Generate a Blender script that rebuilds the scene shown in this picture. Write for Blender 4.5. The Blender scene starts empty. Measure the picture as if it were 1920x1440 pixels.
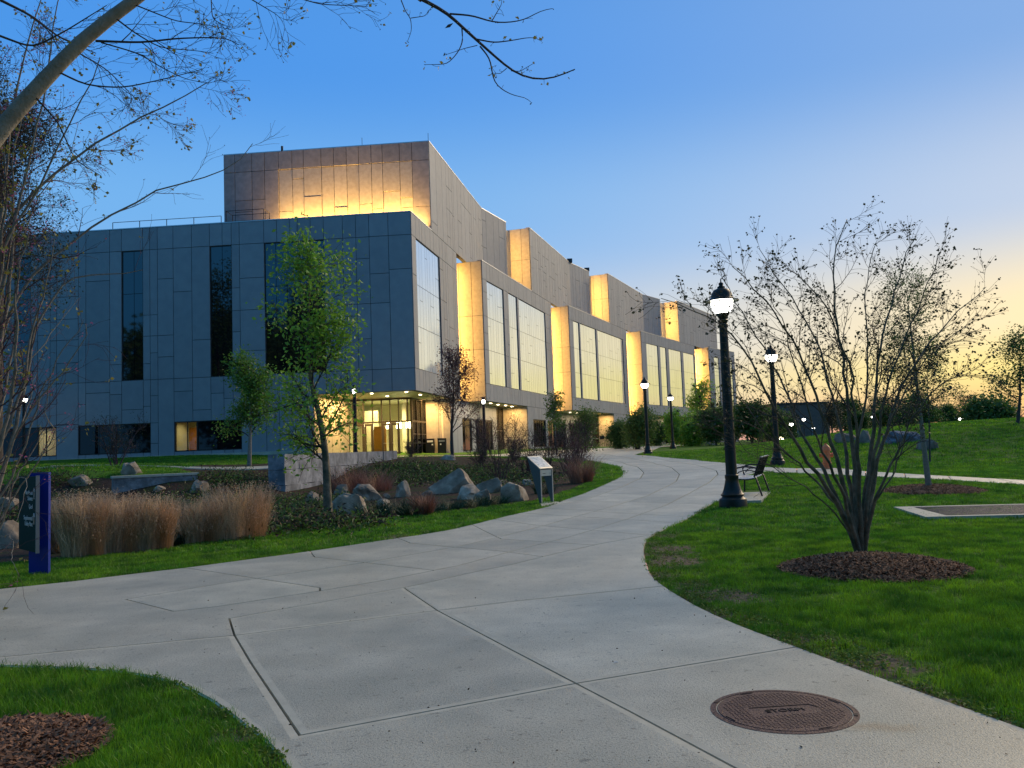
import bpy, math, random
import numpy as np
from mathutils import Vector, Matrix, noise
from mathutils.geometry import delaunay_2d_cdt
rad = math.radians
sc = bpy.context.scene
col = sc.collection
# ---------------------------------------------------------------- camera
F = 1600.0; H0 = 1.5
PITCH = rad(4.29); ROLL = rad(2.1)
fw = np.array([0, math.cos(PITCH), math.sin(PITCH)])
r0 = np.array([1.0, 0, 0]); u0 = np.cross(r0, fw)
cR = math.cos(ROLL) * r0 - math.sin(ROLL) * u0
cU = math.sin(ROLL) * r0 + math.cos(ROLL) * u0
cam = bpy.data.objects.new('camera', bpy.data.cameras.new('camera')); col.objects.link(cam)
cam.matrix_world = Matrix(((cR[0], cU[0], -fw[0], 0), (cR[1], cU[1], -fw[1], 0), (cR[2], cU[2], -fw[2], H0), (0, 0, 0, 1)))
cam.data.sensor_width = 36; cam.data.lens = 30.0
cam.data.clip_start = 0.05; cam.data.clip_end = 3000
sc.camera = cam
# ---------------------------------------------------------------- sky
SUN_AZ = rad(44)          # sunset glow: right of the view
world = bpy.data.worlds.new('World'); sc.world = world; world.use_nodes = True
nt = world.node_tree; nt.nodes.clear()
def N(t, **kw):
    n = nt.nodes.new(t)
    for k, v in kw.items(): setattr(n, k, v)
    return n
def lk(a, b): nt.links.new(a, b)
def M(op, a, b=None, clamp=False):
    n = N('ShaderNodeMath', operation=op); n.use_clamp = clamp
    for i, v in enumerate((a, b)):
        if v is None: continue
        if isinstance(v, (int, float)): n.inputs[i].default_value = v
        else: lk(v, n.inputs[i])
    return n.outputs[0]
tc = N('ShaderNodeTexCoord'); sp = N('ShaderNodeSeparateXYZ'); lk(tc.outputs['Generated'], sp.inputs[0])
elev = M('DIVIDE', M('ARCSINE', sp.outputs[2]), rad(90), True)
hl = M('MAXIMUM', M('SQRT', M('ADD', M('MULTIPLY', sp.outputs[0], sp.outputs[0]), M('MULTIPLY', sp.outputs[1], sp.outputs[1]))), 1e-4)
dt = M('DIVIDE', M('ADD', M('MULTIPLY', sp.outputs[0], math.sin(SUN_AZ)), M('MULTIPLY', sp.outputs[1], math.cos(SUN_AZ))), hl)
warm = M('POWER', M('MULTIPLY', M('ADD', dt, 1.0), 0.5, True), 11.0)
def ramp(stops, fac):
    n = N('ShaderNodeValToRGB'); cr = n.color_ramp; cr.interpolation = 'EASE'
    while len(cr.elements) < len(stops): cr.elements.new(0.5)
    for e, (p, c) in zip(cr.elements, stops): e.position = p / 90.0; e.color = (*c, 1)
    lk(fac, n.inputs[0]); return n.outputs[0]
warm_c = ramp([(0, (.95, .40, .20)), (1.6, (1.05, .66, .20)), (3.6, (1.12, .87, .25)), (6.5, (1.12, .88, .46)), (13.5, (.55, .63, .77)), (23, (.24, .415, .74)), (46, (.11, .25, .48)), (90, (.17, .21, .29))], elev)
cold_c = ramp([(0, (.60, .42, .42)), (3, (.70, .62, .60)), (7, (.40, .56, .78)), (15.5, (.165, .43, .82)), (25, (.070, .295, .78)), (46, (.06, .21, .50)), (90, (.17, .21, .29))], elev)
anti_c = ramp([(0, (.10, .32, .62)), (10, (.06, .34, .78)), (46, (.06, .21, .50)), (90, (.17, .21, .29))], elev)
mx = N('ShaderNodeMix', data_type='RGBA'); lk(warm, mx.inputs[0]); am = N('ShaderNodeMix', data_type='RGBA'); lk(M('SUBTRACT', 0.5, M('MULTIPLY', dt, 1.6), True), am.inputs[0]); lk(cold_c, am.inputs[6]); lk(anti_c, am.inputs[7]); lk(am.outputs[2], mx.inputs[6]); lk(warm_c, mx.inputs[7])
bg = N('ShaderNodeBackground'); lk(mx.outputs[2], bg.inputs[0])
bg.inputs[1].default_value = 0.9
wo = N('ShaderNodeOutputWorld'); lk(bg.outputs[0], wo.inputs[0])
# afterglow of the sun that has just set
sun = bpy.data.objects.new('sun', bpy.data.lights.new('sun', 'SUN')); col.objects.link(sun)
sun.data.energy = 1.9; sun.data.angle = rad(30); sun.data.color = (1, .76, .46)
SUN_EL = rad(28)
sv = Vector((math.sin(SUN_AZ) * math.cos(SUN_EL), math.cos(SUN_AZ) * math.cos(SUN_EL), math.sin(SUN_EL)))
sun.rotation_euler = sv.to_track_quat('Z', 'Y').to_euler()
sc.view_settings.view_transform = 'Standard'; sc.view_settings.look = 'None'
sc.view_settings.exposure = 0.24; sc.view_settings.gamma = 1
sc.render.engine = 'CYCLES'
sc.cycles.use_denoising = True; sc.cycles.max_bounces = 6; sc.cycles.diffuse_bounces = 3; sc.cycles.glossy_bounces = 3
sc.cycles.transmission_bounces = 4; sc.cycles.transparent_max_bounces = 12
sc.cycles.sample_clamp_indirect = 4
# ---------------------------------------------------------------- pixel helpers (photo 1920x1440)
def ray(px, py): return (px - 960) / F * cR - (py - 720) / F * cU + fw
def at_d(px, py, Y):
    d = ray(px, py); return d * (Y / d[1]) + np.array([0, 0, H0])
def at_z(px, py, z):
    d = ray(px, py); return d * ((z - H0) / d[2]) + np.array([0, 0, H0])
def proj(p):
    p = np.array(p, float) - np.array([0, 0, H0]); z = p @ fw
    return 960 + F * (p @ cR) / z, 720 - F * (p @ cU) / z
def hor(px):
    lo, hi = 0, 2000
    for _ in range(40):
        m = (lo + hi) / 2
        if ray(px, m)[2] > 0: lo = m
        else: hi = m
    return lo
def onp(px, py, p, azd):
    a = rad(azd); d = ray(px, py); n = np.array([math.cos(a), -math.sin(a)])
    t = (n @ np.array(p)[:2]) / (n @ d[:2]); return d * t + np.array([0, 0, H0])
# ---------------------------------------------------------------- terrain
def base_z(y):
    y = np.maximum(np.asarray(y, float) - 16, 0); return 1.15 * (1 - np.exp(-(y / 38) ** 1.15))
ctl = []   # (x, y, residual)
def cz(px, Y, z):
    p = at_d(px, 800, Y); ctl.append((p[0], Y, z - float(base_z(Y))))
def cr_(x, y, r=0.0): ctl.append((x, y, r))
for x, y in ((-12, 0), (-6, 0), (0, 0), (6, 0), (12, 0), (-8, 8), (-3, 8), (2, 8), (6, 9), (12, 9), (-8, 13), (-4, 15), (1, 14), (4, 14), (9, 14), (15, 14), (-3, 20), (2, 20), (6, 20), (12, 20), (18, 20), (3, 28), (7, 27), (10, 27), (15, 26), (22, 25), (4, 36), (8, 36), (8, 50), (10, 62), (8, 75), (2, 45), (12, 45), (15, 80), (25, 110), (30, 140), (40, 200), (0, 200), (-60, 200), (80, 200), (-100, 100), (100, 100), (60, 60), (-14, 14), (-20, 20)): cr_(x, y)
for px in (-300, 0, 100, 250, 370): cz(px, 25.9, .2)
for px in (-300, 0, 100, 250, 370): cz(px, 28.6, 1.0)
for px in (-300, 0, 100, 250, 370): cz(px, 45, 1.2); cz(px, 62, 1.8)
cz(450, 27, .2); cz(480, 33, .6); cz(500, 45, 1.1); cz(560, 29.5, .15); cz(620, 33, .35); cz(620, 37, .95); cz(560, 58, 1.35)
cz(700, 60, 1.25); cz(780, 62, 1.2); cz(860, 75, 1.25); cz(740, 44, 1.2); cz(850, 46, 1.15); cz(700, 30, .25); cz(850, 30, .25); cz(850, 38, .75)
cz(950, 34, .35); cz(950, 60, .95); cz(990, 90, 1.3)
for x, y, r in ((17, 42, .55), (22, 46, 1.15), (28, 45, 1.35), (36, 43, 1.4), (22, 56, 1.0), (32, 56, 1.2), (17, 34, .0), (24, 33, .15), (31, 33, .2), (14, 60, .1), (30, 75, .2), (45, 60, .8), (45, 35, .5)): cr_(x, y, r)
CT = np.array(ctl)
def _k(r2): return np.where(r2 > 1e-12, r2 * np.log(np.maximum(r2, 1e-12)), 0)
_n = len(CT)
_D = ((CT[:, None, :2] - CT[None, :, :2]) ** 2).sum(2)
_Kq = np.zeros((_n + 3, _n + 3)); _Kq[:_n, :_n] = _k(_D) + np.eye(_n) * .8
_P = np.c_[np.ones(_n), CT[:, :2]]; _Kq[:_n, _n:] = _P; _Kq[_n:, :_n] = _P.T
_W = np.linalg.solve(_Kq, np.r_[CT[:, 2], np.zeros(3)])
def gz(x, y):
    x = np.atleast_1d(np.asarray(x, float)); y = np.atleast_1d(np.asarray(y, float))
    out = np.zeros(len(x))
    for i in range(0, len(x), 8000):
        X = x[i:i + 8000]; Y = y[i:i + 8000]
        D = (X[:, None] - CT[None, :, 0]) ** 2 + (Y[:, None] - CT[None, :, 1]) ** 2
        out[i:i + 8000] = _k(D) @ _W[:_n] + _W[_n] + _W[_n + 1] * X + _W[_n + 2] * Y
    far = np.clip((y - 120) / 60, 0, 1) + np.clip((np.abs(x) - 55) / 40, 0, 1) + np.clip((2 - y) / 8, 0, 1)
    out = np.clip(out, -1.0, 1.9) * np.clip(1 - far, 0, 1)
    near = np.clip((y - 10) / 8, 0, 1)
    return base_z(y) + out * near
def g1(x, y): return float(gz(x, y)[0])
def gp(px, py):
    "world point where the photo pixel meets the ground"
    d = ray(px, py); ts = np.concatenate([np.arange(2, 60, .1), np.arange(60, 300, 1.0)])
    P = d[None, :] * ts[:, None]; z = gz(P[:, 0], P[:, 1]) - (P[:, 2] + H0)
    i = int(np.argmax(z > 0)) if (z > 0).any() else len(ts) - 1
    if i == 0: i = 1
    f = z[i - 1] / (z[i - 1] - z[i]) if z[i] != z[i - 1] else 0
    t = ts[i - 1] + f * (ts[i] - ts[i - 1]); return d * t + np.array([0, 0, H0])
# ---------------------------------------------------------------- materials
MT = {}
def mat(name, c1, c2=None, scale=5, rough=.7, bump=0, bscale=None, metal=0, spec=.5, c3=None, s3=1.0, detail=5, island=0, emit=None, estr=0, coat=0, trans=0, alpha=1, mapping=None, thin=0, speck=0):
    if name in MT: return MT[name]
    m = bpy.data.materials.new(name); m.use_nodes = True; t = m.node_tree; b = t.nodes['Principled BSDF']
    def nn(k): return t.nodes.new(k)
    b.inputs['Roughness'].default_value = rough; b.inputs['Metallic'].default_value = metal
    b.inputs['Specular IOR Level'].default_value = spec; b.inputs['Base Color'].default_value = (*c1, 1)
    b.inputs['Coat Weight'].default_value = coat; b.inputs['Transmission Weight'].default_value = trans
    geo = nn('ShaderNodeNewGeometry'); src = geo.outputs['Position']
    if mapping:
        mp = nn('ShaderNodeMapping'); mp.inputs['Scale'].default_value = mapping; t.links.new(src, mp.inputs[0]); src = mp.outputs[0]
    out = None
    if c2 is not None:
        no = nn('ShaderNodeTexNoise'); no.inputs['Scale'].default_value = scale; no.inputs['Detail'].default_value = detail
        t.links.new(src, no.inputs['Vector'])
        rp = nn('ShaderNodeValToRGB'); rp.color_ramp.elements[0].position = .32; rp.color_ramp.elements[1].position = .68
        rp.color_ramp.elements[0].color = (*c1, 1); rp.color_ramp.elements[1].color = (*c2, 1)
        t.links.new(no.outputs[0], rp.inputs[0]); out = rp.outputs[0]
        if c3 is not None:
            n3 = nn('ShaderNodeTexNoise'); n3.inputs['Scale'].default_value = s3; n3.inputs['Detail'].default_value = 4; t.links.new(src, n3.inputs['Vector'])
            r3 = nn('ShaderNodeValToRGB'); r3.color_ramp.elements[0].position = .42; r3.color_ramp.elements[1].position = .66
            t.links.new(n3.outputs[0], r3.inputs[0])
            mxx = nn('ShaderNodeMix'); mxx.data_type = 'RGBA'; mxx.inputs[7].default_value = (*c3, 1)
            t.links.new(r3.outputs[0], mxx.inputs[0]); t.links.new(out, mxx.inputs[6]); out = mxx.outputs[2]
    if speck:
        for scl, lo, hi, dk in ((70, .32, .47, .55), (15, .27, .36, .62), (3.2, .36, .62, .90)):
            ns = nn('ShaderNodeTexNoise'); ns.inputs['Scale'].default_value = scl; ns.inputs['Detail'].default_value = 3 if scl > 5 else 8; t.links.new(src, ns.inputs['Vector'])
            ms = nn('ShaderNodeMapRange'); ms.inputs[1].default_value = lo; ms.inputs[2].default_value = hi; ms.inputs[3].default_value = dk; ms.inputs[4].default_value = 1; t.links.new(ns.outputs[0], ms.inputs[0])
            hh = nn('ShaderNodeHueSaturation'); t.links.new(ms.outputs[0], hh.inputs['Value']); t.links.new(out, hh.inputs['Color']); out = hh.outputs[0]
        sc0 = at_z(1640, 1368, 0); mpp = nn('ShaderNodeMapping'); mpp.vector_type = 'TEXTURE'; mpp.inputs['Location'].default_value = (sc0[0], sc0[1], 0); mpp.inputs['Rotation'].default_value = (0, 0, -.25); mpp.inputs['Scale'].default_value = (.26, .10, 1); t.links.new(geo.outputs['Position'], mpp.inputs[0])
        nw = nn('ShaderNodeTexNoise'); nw.inputs['Scale'].default_value = 9; t.links.new(geo.outputs['Position'], nw.inputs['Vector']); ln_ = nn('ShaderNodeVectorMath'); ln_.operation = 'LENGTH'; t.links.new(mpp.outputs[0], ln_.inputs[0])
        sb = nn('ShaderNodeMath'); sb.operation = 'ADD'; t.links.new(ln_.outputs['Value'], sb.inputs[0]); t.links.new(nw.outputs[0], sb.inputs[1]); mq = nn('ShaderNodeMapRange'); mq.inputs[1].default_value = .6; mq.inputs[2].default_value = 1.5; mq.inputs[3].default_value = .55; mq.inputs[4].default_value = 0; t.links.new(sb.outputs[0], mq.inputs[0])
        mz = nn('ShaderNodeMix'); mz.data_type = 'RGBA'; mz.inputs[7].default_value = (.33, .20, .075, 1); t.links.new(mq.outputs[0], mz.inputs[0]); t.links.new(out, mz.inputs[6]); out = mz.outputs[2]
    if island:
        oi = nn('ShaderNodeObjectInfo'); ad = nn('ShaderNodeMath'); ad.operation = 'ADD'
        t.links.new(oi.outputs['Random'], ad.inputs[0]); t.links.new(geo.outputs['Random Per Island'], ad.inputs[1])
        fr = nn('ShaderNodeMath'); fr.operation = 'FRACT'; t.links.new(ad.outputs[0], fr.inputs[0])
        mr = nn('ShaderNodeMapRange'); mr.inputs[3].default_value = 1 - island; mr.inputs[4].default_value = 1 + island; t.links.new(fr.outputs[0], mr.inputs[0])
        hs = nn('ShaderNodeHueSaturation'); t.links.new(mr.outputs[0], hs.inputs['Value'])
        if out: t.links.new(out, hs.inputs['Color'])
        else: hs.inputs['Color'].default_value = (*c1, 1)
        out = hs.outputs[0]
    if out: t.links.new(out, b.inputs['Base Color'])
    if bump:
        nb = nn('ShaderNodeTexNoise'); nb.inputs['Scale'].default_value = bscale or scale * 4; nb.inputs['Detail'].default_value = 6
        t.links.new(src, nb.inputs['Vector'])
        bp = nn('ShaderNodeBump'); bp.inputs['Strength'].default_value = bump; bp.inputs['Distance'].default_value = .02
        t.links.new(nb.outputs[0], bp.inputs['Height']); t.links.new(bp.outputs[0], b.inputs['Normal'])
    if thin:
        tl = nn('ShaderNodeBsdfTranslucent'); mi = nn('ShaderNodeMixShader'); mi.inputs[0].default_value = thin
        if out: t.links.new(out, tl.inputs[0])
        else: tl.inputs[0].default_value = (*c1, 1)
        t.links.new(b.outputs[0], mi.inputs[1]); t.links.new(tl.outputs[0], mi.inputs[2]); t.links.new(mi.outputs[0], t.nodes['Material Output'].inputs[0])
    if emit: b.inputs['Emission Color'].default_value = (*emit, 1); b.inputs['Emission Strength'].default_value = estr
    MT[name] = m; return m
def glass_mat():
    m = bpy.data.materials.new('clear glass'); m.use_nodes = True; t = m.node_tree; t.nodes.clear()
    o = t.nodes.new('ShaderNodeOutputMaterial'); mi = t.nodes.new('ShaderNodeMixShader'); tr = t.nodes.new('ShaderNodeBsdfTransparent')
    g = t.nodes.new('ShaderNodeBsdfGlossy'); g.inputs['Roughness'].default_value = .02; tr.inputs[0].default_value = (.82, .88, .84, 1)
    fr = t.nodes.new('ShaderNodeFresnel'); fr.inputs[0].default_value = 1.5
    t.links.new(fr.outputs[0], mi.inputs[0]); t.links.new(tr.outputs[0], mi.inputs[1]); t.links.new(g.outputs[0], mi.inputs[2]); t.links.new(mi.outputs[0], o.inputs[0])
    return m
MT['glass'] = glass_mat()
P_ = mat('facade panel', (.255, .265, .275), (.29, .30, .305), scale=1.5, rough=.62, bump=.15, bscale=30, island=.07)
PG = mat('mottled glow wall panel', (.34, .31, .26), (.42, .39, .33), scale=3.5, rough=.6, bump=.15, bscale=18, island=.05, detail=9)  # same cladding as the facade, base lightened and warmed to boost the glow
PT = mat('tower wall panel', (.20, .185, .18), (.27, .25, .24), scale=2.5, rough=.6, bump=.25, bscale=12, island=.09, detail=8)
DK = mat('dark joint backing', (.03, .032, .035), rough=.8)
JB = mat('panel joint backing', (.075, .078, .085), rough=.85)
REFL = mat('coated window glass', (.78, .88, .96), rough=.06, metal=.62, island=.05)
DGL = mat('dark tinted glass', (.004, .006, .009), rough=.03, spec=.5)
DGL.node_tree.nodes['Principled BSDF'].inputs['IOR'].default_value = 1.85
DG2 = mat('black ground floor glass', (.004, .005, .008), rough=.03, spec=.4)
FRM = mat('bronze window frame', (.045, .035, .028), rough=.4, metal=.3)
CAP = mat('parapet cap metal', (.5, .5, .5), rough=.35, metal=.6)
SOF = mat('soffit', (.45, .40, .33), (.5, .45, .38), scale=2, rough=.5)
INW = mat('interior wall', (.62, .56, .44), (.66, .60, .48), scale=2, rough=.7)
ORD = mat('orange wood door', (.36, .13, .02), (.42, .16, .03), scale=3, rough=.4)
CONC = mat('concrete', (.54, .495, .36), (.66, .61, .455), scale=1.3, rough=.5, spec=.28, bump=.3, bscale=120, c3=(.46, .44, .33), s3=.7, island=.085, detail=9, speck=1)
CONE = mat('trowelled concrete edge', (.50, .46, .34), (.58, .535, .40), scale=9, rough=.8, bump=.1, bscale=100)
JNT = mat('joint soil', (.035, .032, .028), rough=.95)
IRON = mat('rusty cast iron', (.062, .028, .026), (.105, .052, .045), scale=14, rough=.65, bump=.6, bscale=90, metal=.25)
LMP = mat('dark green painted metal', (.010, .014, .010), (.016, .021, .015), scale=6, rough=.42, spec=.35)
GLOBE = mat('lit frosted globe', (.9, .9, .85), emit=(1, .97, .86), estr=13)
GLOW = mat('lit fitting', (.9, .9, .85), emit=(1, .82, .5), estr=14)
BLK = mat('black metal', (.015, .015, .017), rough=.38, metal=.3)
STEEL = mat('brushed steel', (.42, .42, .40), rough=.38, metal=.9)
SLAT = mat('sky sheen bench slats', (.60, .58, .60), rough=.28, metal=.6)  # pale base paints the sky's sheen onto the black seat and top rail
STONE = mat('split granite block', (.20, .21, .22), (.36, .37, .38), scale=5, rough=.85, bump=.9, bscale=14, c3=(.15, .16, .17), s3=2, island=.12)
ROCK = mat('granite boulder', (.22, .17, .11), (.58, .47, .34), scale=4, rough=.9, bump=.9, bscale=9, c3=(.20, .15, .10), s3=1.3, detail=10)
MULCH = mat('bark mulch', (.075, .034, .016), (.17, .082, .042), scale=16, rough=.95, bump=.9, bscale=60)
CHIP = mat('bark chip', (.25, .12, .058), rough=.9, island=.75)
BARK = mat('grey brown bark', (.15, .115, .07), (.27, .21, .14), scale=14, rough=.9, bump=.7, bscale=50, c3=(.06, .075, .045), s3=5)
TWIG = mat('dark twig', (.065, .05, .042), rough=.85)
TWIGR = mat('reddish twig', (.075, .04, .045), rough=.85)
def leafm(name, c, c2, isl=.3):
    m = mat(name, c, c2, scale=1.2, rough=.5, island=isl, thin=.4); return m
LF_G = leafm('fresh green leaf', (.15, .34, .025), (.25, .46, .06))
LF_D = leafm('dark green leaf', (.055, .125, .025), (.10, .19, .035))
LF_M = leafm('mid green leaf', (.08, .20, .025), (.14, .29, .04))
LF_B = leafm('tiny dark bud leaf', (.03, .045, .018), (.05, .055, .025))
LF_P = leafm('purple bronze leaf', (.10, .045, .05), (.15, .07, .065))
LF_Y = leafm('yellow green leaf', (.22, .22, .04), (.30, .26, .06))
PINK = leafm('pink bud', (.40, .10, .20), (.5, .16, .26))
GRS = mat('grass blade', (.085, .28, .014), (.24, .45, .02), scale=.9, rough=.55, island=.45, thin=.4, c3=(.045, .15, .012), s3=2.2)
GRD = mat('dry grass blade', (.56, .35, .18), (.76, .52, .30), scale=2, rough=.8, island=.35)
GRR = mat('red brown grass blade', (.34, .15, .09), (.46, .23, .14), scale=2, rough=.8, island=.3)
SEDGE = mat('sedge blade', (.02, .06, .015), (.05, .09, .02), scale=2, rough=.6, island=.3)
BLUE = mat('deep blue painted metal', (.008, .03, .30), rough=.4)
DGRN = mat('dark green sign face', (.005, .022, .013), rough=.7, spec=.15)
WHT = mat('white lettering', (.7, .7, .7), rough=.6)
ORG = mat('orange painted iron', (.85, .17, .045), (.92, .24, .08), scale=9, rough=.5, bump=.3, bscale=30)
# ---------------------------------------------------------------- object helpers
def link(o, parent=None):
    col.objects.link(o)
    if parent is not None: o.parent = parent
    return o
def root_loc(p):
    while p is not None and p.parent is not None: p = p.parent
    return np.array(p.location) if p is not None else np.zeros(3)
def thing(name, label, cat, loc=(0, 0, 0), rz=0, group=None):
    o = bpy.data.objects.new(name, None); o.location = [float(v) for v in loc]; o.rotation_euler = (0, 0, rz); link(o)
    o.empty_display_size = .2
    o['label'] = label; o['category'] = cat
    if group: o['group'] = group
    return o
def tag(o, label=None, cat=None, group=None, kind=None):
    if label: o['label'] = label
    if cat: o['category'] = cat
    if group: o['group'] = group
    if kind: o['kind'] = kind
    return o
def mesh_np(name, V, Fc, mats, parent=None, smooth=False, midx=None, local=False):
    V = np.asarray(V, float); 
    if parent is not None and not local: V = V - root_loc(parent)[None, :]
    me = bpy.data.meshes.new(name)
    if isinstance(Fc, np.ndarray):
        k = Fc.shape[1]; me.vertices.add(len(V)); me.vertices.foreach_set('co', V.ravel())
        me.loops.add(Fc.size); me.loops.foreach_set('vertex_index', Fc.ravel().astype(np.int32))
        me.polygons.add(len(Fc)); me.polygons.foreach_set('loop_start', (np.arange(len(Fc)) * k).astype(np.int32))
        me.update(calc_edges=True)
    else: me.from_pydata(V.tolist(), [], Fc); me.update()
    for m in (mats if isinstance(mats, (list, tuple)) else [mats]): me.materials.append(m)
    if midx is not None: me.polygons.foreach_set('material_index', np.asarray(midx, np.int32))
    if smooth: me.polygons.foreach_set('use_smooth', np.ones(len(me.polygons), bool))
    o = bpy.data.objects.new(name, me); return link(o, parent)
class MB:
    def __init__(s): s.v = []; s.f = []; s.m = []
    def add(s, v, f, mi=0):
        b = len(s.v); s.v += [tuple(map(float, q)) for q in v]; s.f += [tuple(i + b for i in q) for q in f]; s.m += [mi] * len(f); return s
    def box(s, c, d, rz=0, mi=0, ry=0, rx=0):
        R = Matrix.Rotation(rz, 3, 'Z') @ Matrix.Rotation(ry, 3, 'Y') @ Matrix.Rotation(rx, 3, 'X')
        v = []
        for i in (-.5, .5):
            for j in (-.5, .5):
                for k in (-.5, .5):
                    q = R @ Vector((i * d[0], j * d[1], k * d[2])); v.append((c[0] + q[0], c[1] + q[1], c[2] + q[2]))
        return s.add(v, [(0, 1, 3, 2), (4, 6, 7, 5), (0, 4, 5, 1), (2, 3, 7, 6), (0, 2, 6, 4), (1, 5, 7, 3)], mi)
    def lathe(s, prof, c=(0, 0, 0), n=20, mi=0, cap=True):
        v = []; f = []
        for r, z in prof:
            for k in range(n):
                a = 2 * math.pi * k / n; v.append((c[0] + r * math.cos(a), c[1] + r * math.sin(a), c[2] + z))
        for i in range(len(prof) - 1):
            for k in range(n):
                a, b = i * n + k, i * n + (k + 1) % n; f.append((a, b, b + n, a + n))
        if cap: f.append(tuple(range(n - 1, -1, -1))); f.append(tuple((len(prof) - 1) * n + k for k in range(n)))
        return s.add(v, f, mi)
    def tube(s, pts, rr, n=8, mi=0):
        V, Fq = tube_np([np.array(pts, float)], [np.array(rr if hasattr(rr, '__len__') else [rr] * len(pts), float)], n)
        return s.add(V.tolist(), Fq.tolist(), mi)
    def prism(s, poly, z0, z1, mi=0):
        n = len(poly); v = [(x, y, z0) for x, y in poly] + [(x, y, z1) for x, y in poly]
        return s.add(v, [tuple(range(n - 1, -1, -1)), tuple(range(n, 2 * n))] + [(i, (i + 1) % n, (i + 1) % n + n, i + n) for i in range(n)], mi)
    def build(s, name, mats, parent=None, smooth=False, local=False):
        V = np.array(s.v); 
        if parent is not None and not local: V = V - root_loc(parent)[None, :]
        me = bpy.data.meshes.new(name); me.from_pydata(V.tolist(), [], s.f); me.update()
        for m in (mats if isinstance(mats, (list, tuple)) else [mats]): me.materials.append(m)
        me.polygons.foreach_set('material_index', np.array(s.m, np.int32))
        if smooth:
            me.polygons.foreach_set('use_smooth', np.ones(len(me.polygons), bool)); 
            try: me.set_sharp_from_angle(angle=rad(40))
            except Exception: pass
        o = bpy.data.objects.new(name, me); return link(o, parent)
def tube_np(polys, radii, n=5):
    VV = []; FF = []; b = 0
    ang = np.arange(n) * 2 * math.pi / n; ca, sa = np.cos(ang), np.sin(ang)
    for P, r in zip(polys, radii):
        m = len(P)
        if m < 2: continue
        T = np.gradient(P, axis=0); T /= np.maximum(np.linalg.norm(T, axis=1, keepdims=True), 1e-9)
        ref = np.array([0, 0, 1.0]) if abs(T[:, 2]).mean() < .8 else np.array([1.0, 0, 0])
        A = np.cross(T, ref); A /= np.maximum(np.linalg.norm(A, axis=1, keepdims=True), 1e-9); B = np.cross(T, A)
        V = P[:, None, :] + r[:, None, None] * (A[:, None, :] * ca[None, :, None] + B[:, None, :] * sa[None, :, None])
        VV.append(V.reshape(-1, 3))
        i = np.arange(m - 1)[:, None] * n; k = np.arange(n)[None, :]; k2 = (k + 1) % n
        FF.append((np.stack([i + k, i + k2, i + k2 + n, i + k + n], -1).reshape(-1, 4)) + b); b += m * n
    return np.concatenate(VV), np.concatenate(FF)
def copy_tree(o, parent=None, loc=None, rz=None):
    c = o.copy(); link(c, parent)
    if loc is not None: c.location = [float(v) for v in loc]
    if rz is not None: c.rotation_euler = (0, 0, rz)
    for ch in list(o.children): copy_tree(ch, c)
    return c
CUBE = {}
def cube_mesh(m):
    if m.name not in CUBE:
        b = MB().box((0, 0, 0), (1, 1, 1)); me = bpy.data.meshes.new('panel'); me.from_pydata(b.v, [], b.f); me.materials.append(m); CUBE[m.name] = me
    return CUBE[m.name]
def cubelet(name, c, d, rz, m, parent):
    o = bpy.data.objects.new(name, cube_mesh(m)); rl = root_loc(parent)
    o.location = [float(c[i] - rl[i]) for i in range(3)]; o.scale = d; o.rotation_euler = (0, 0, rz); return link(o, parent)
def text_mesh(body, size, name, m, parent, M4, extrude=.002, align='LEFT'):
    cu = bpy.data.curves.new(name, 'FONT'); cu.body = body; cu.size = size; cu.extrude = extrude; cu.align_x = align
    to = bpy.data.objects.new(name + '_c', cu); col.objects.link(to); bpy.context.view_layer.update()
    me = bpy.data.meshes.new_from_object(to.evaluated_get(bpy.context.evaluated_depsgraph_get()))
    col.objects.unlink(to); bpy.data.objects.remove(to); me.materials.clear(); me.materials.append(m); me.name = name
    o = bpy.data.objects.new(name, me); link(o, parent); o.matrix_local = M4; return o
# ================================================================= GROUND
def poly_px(pts): return [tuple(gp(*p)[:2]) for p in pts]
L_edge = poly_px([(0, 1106), (143, 1091), (262, 1076), (350, 1066), (467, 1050), (560, 1038), (693, 1018), (827, 998), (893, 983), (943, 970), (1027, 952), (1060, 937), (1093, 927), (1143, 905), (1164, 895), (1170, 886), (1160, 876), (1133, 868), (1093, 863)])
far_edge = [(3.5, 47), (-2, 50), (-8, 51), (-8, 58), (-3, 60), (3, 62), (6.5, 66)]
far_edge = poly_px([(1040, 860), (980, 858)]) + [(-2.6, 56), (-12.5, 58), (-13, 61.5), (-6, 61.5), (-1.5, 66), (1.5, 80), (5.5, 86), (11, 92), (18, 104), (21, 103), (15, 88), (12.5, 76)]
R_far = poly_px([(1194, 853.5), (1248, 858), (1306, 862.5), (1365, 868.5), (1429, 876), (1494, 878.6), (1574, 878), (1623, 884), (1736, 891), (1920, 901)])
Xr = (30.0, 22.3); 
R_far2 = [(24, 24.6), (34, 21.6), (34, 20.2), (24, 23.2)]
R_near = poly_px([(1920, 909), (1784, 901), (1623, 893), (1494, 888), (1429, 886), (1395, 893), (1380, 903), (1372, 918), (1362, 935), (1330, 948), (1300, 968), (1254, 990), (1224, 1003.5), (1211, 1017), (1207, 1031), (1211, 1055), (1220, 1080), (1237, 1095), (1260, 1111), (1310, 1141), (1385, 1175), (1485, 1212), (1585, 1250), (1710, 1295), (1920, 1370)])
tail = [(4.5, 3.6), (9, 2.2), (9, -8), (-1.0, -8), (-1.3, 2.6)]
corner = poly_px([(545, 1448), (527, 1425), (502, 1393), (462, 1365), (430, 1338), (390, 1310), (330, 1282), (260, 1265), (180, 1256), (80, 1252), (0, 1250)])
outl = [(-12, 7.9), (-12, 11.7)]
def smooth_poly(P, it=1):
    return P
PATH = L_edge + far_edge + R_far + R_far2 + R_near + tail + corner + outl
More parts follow.
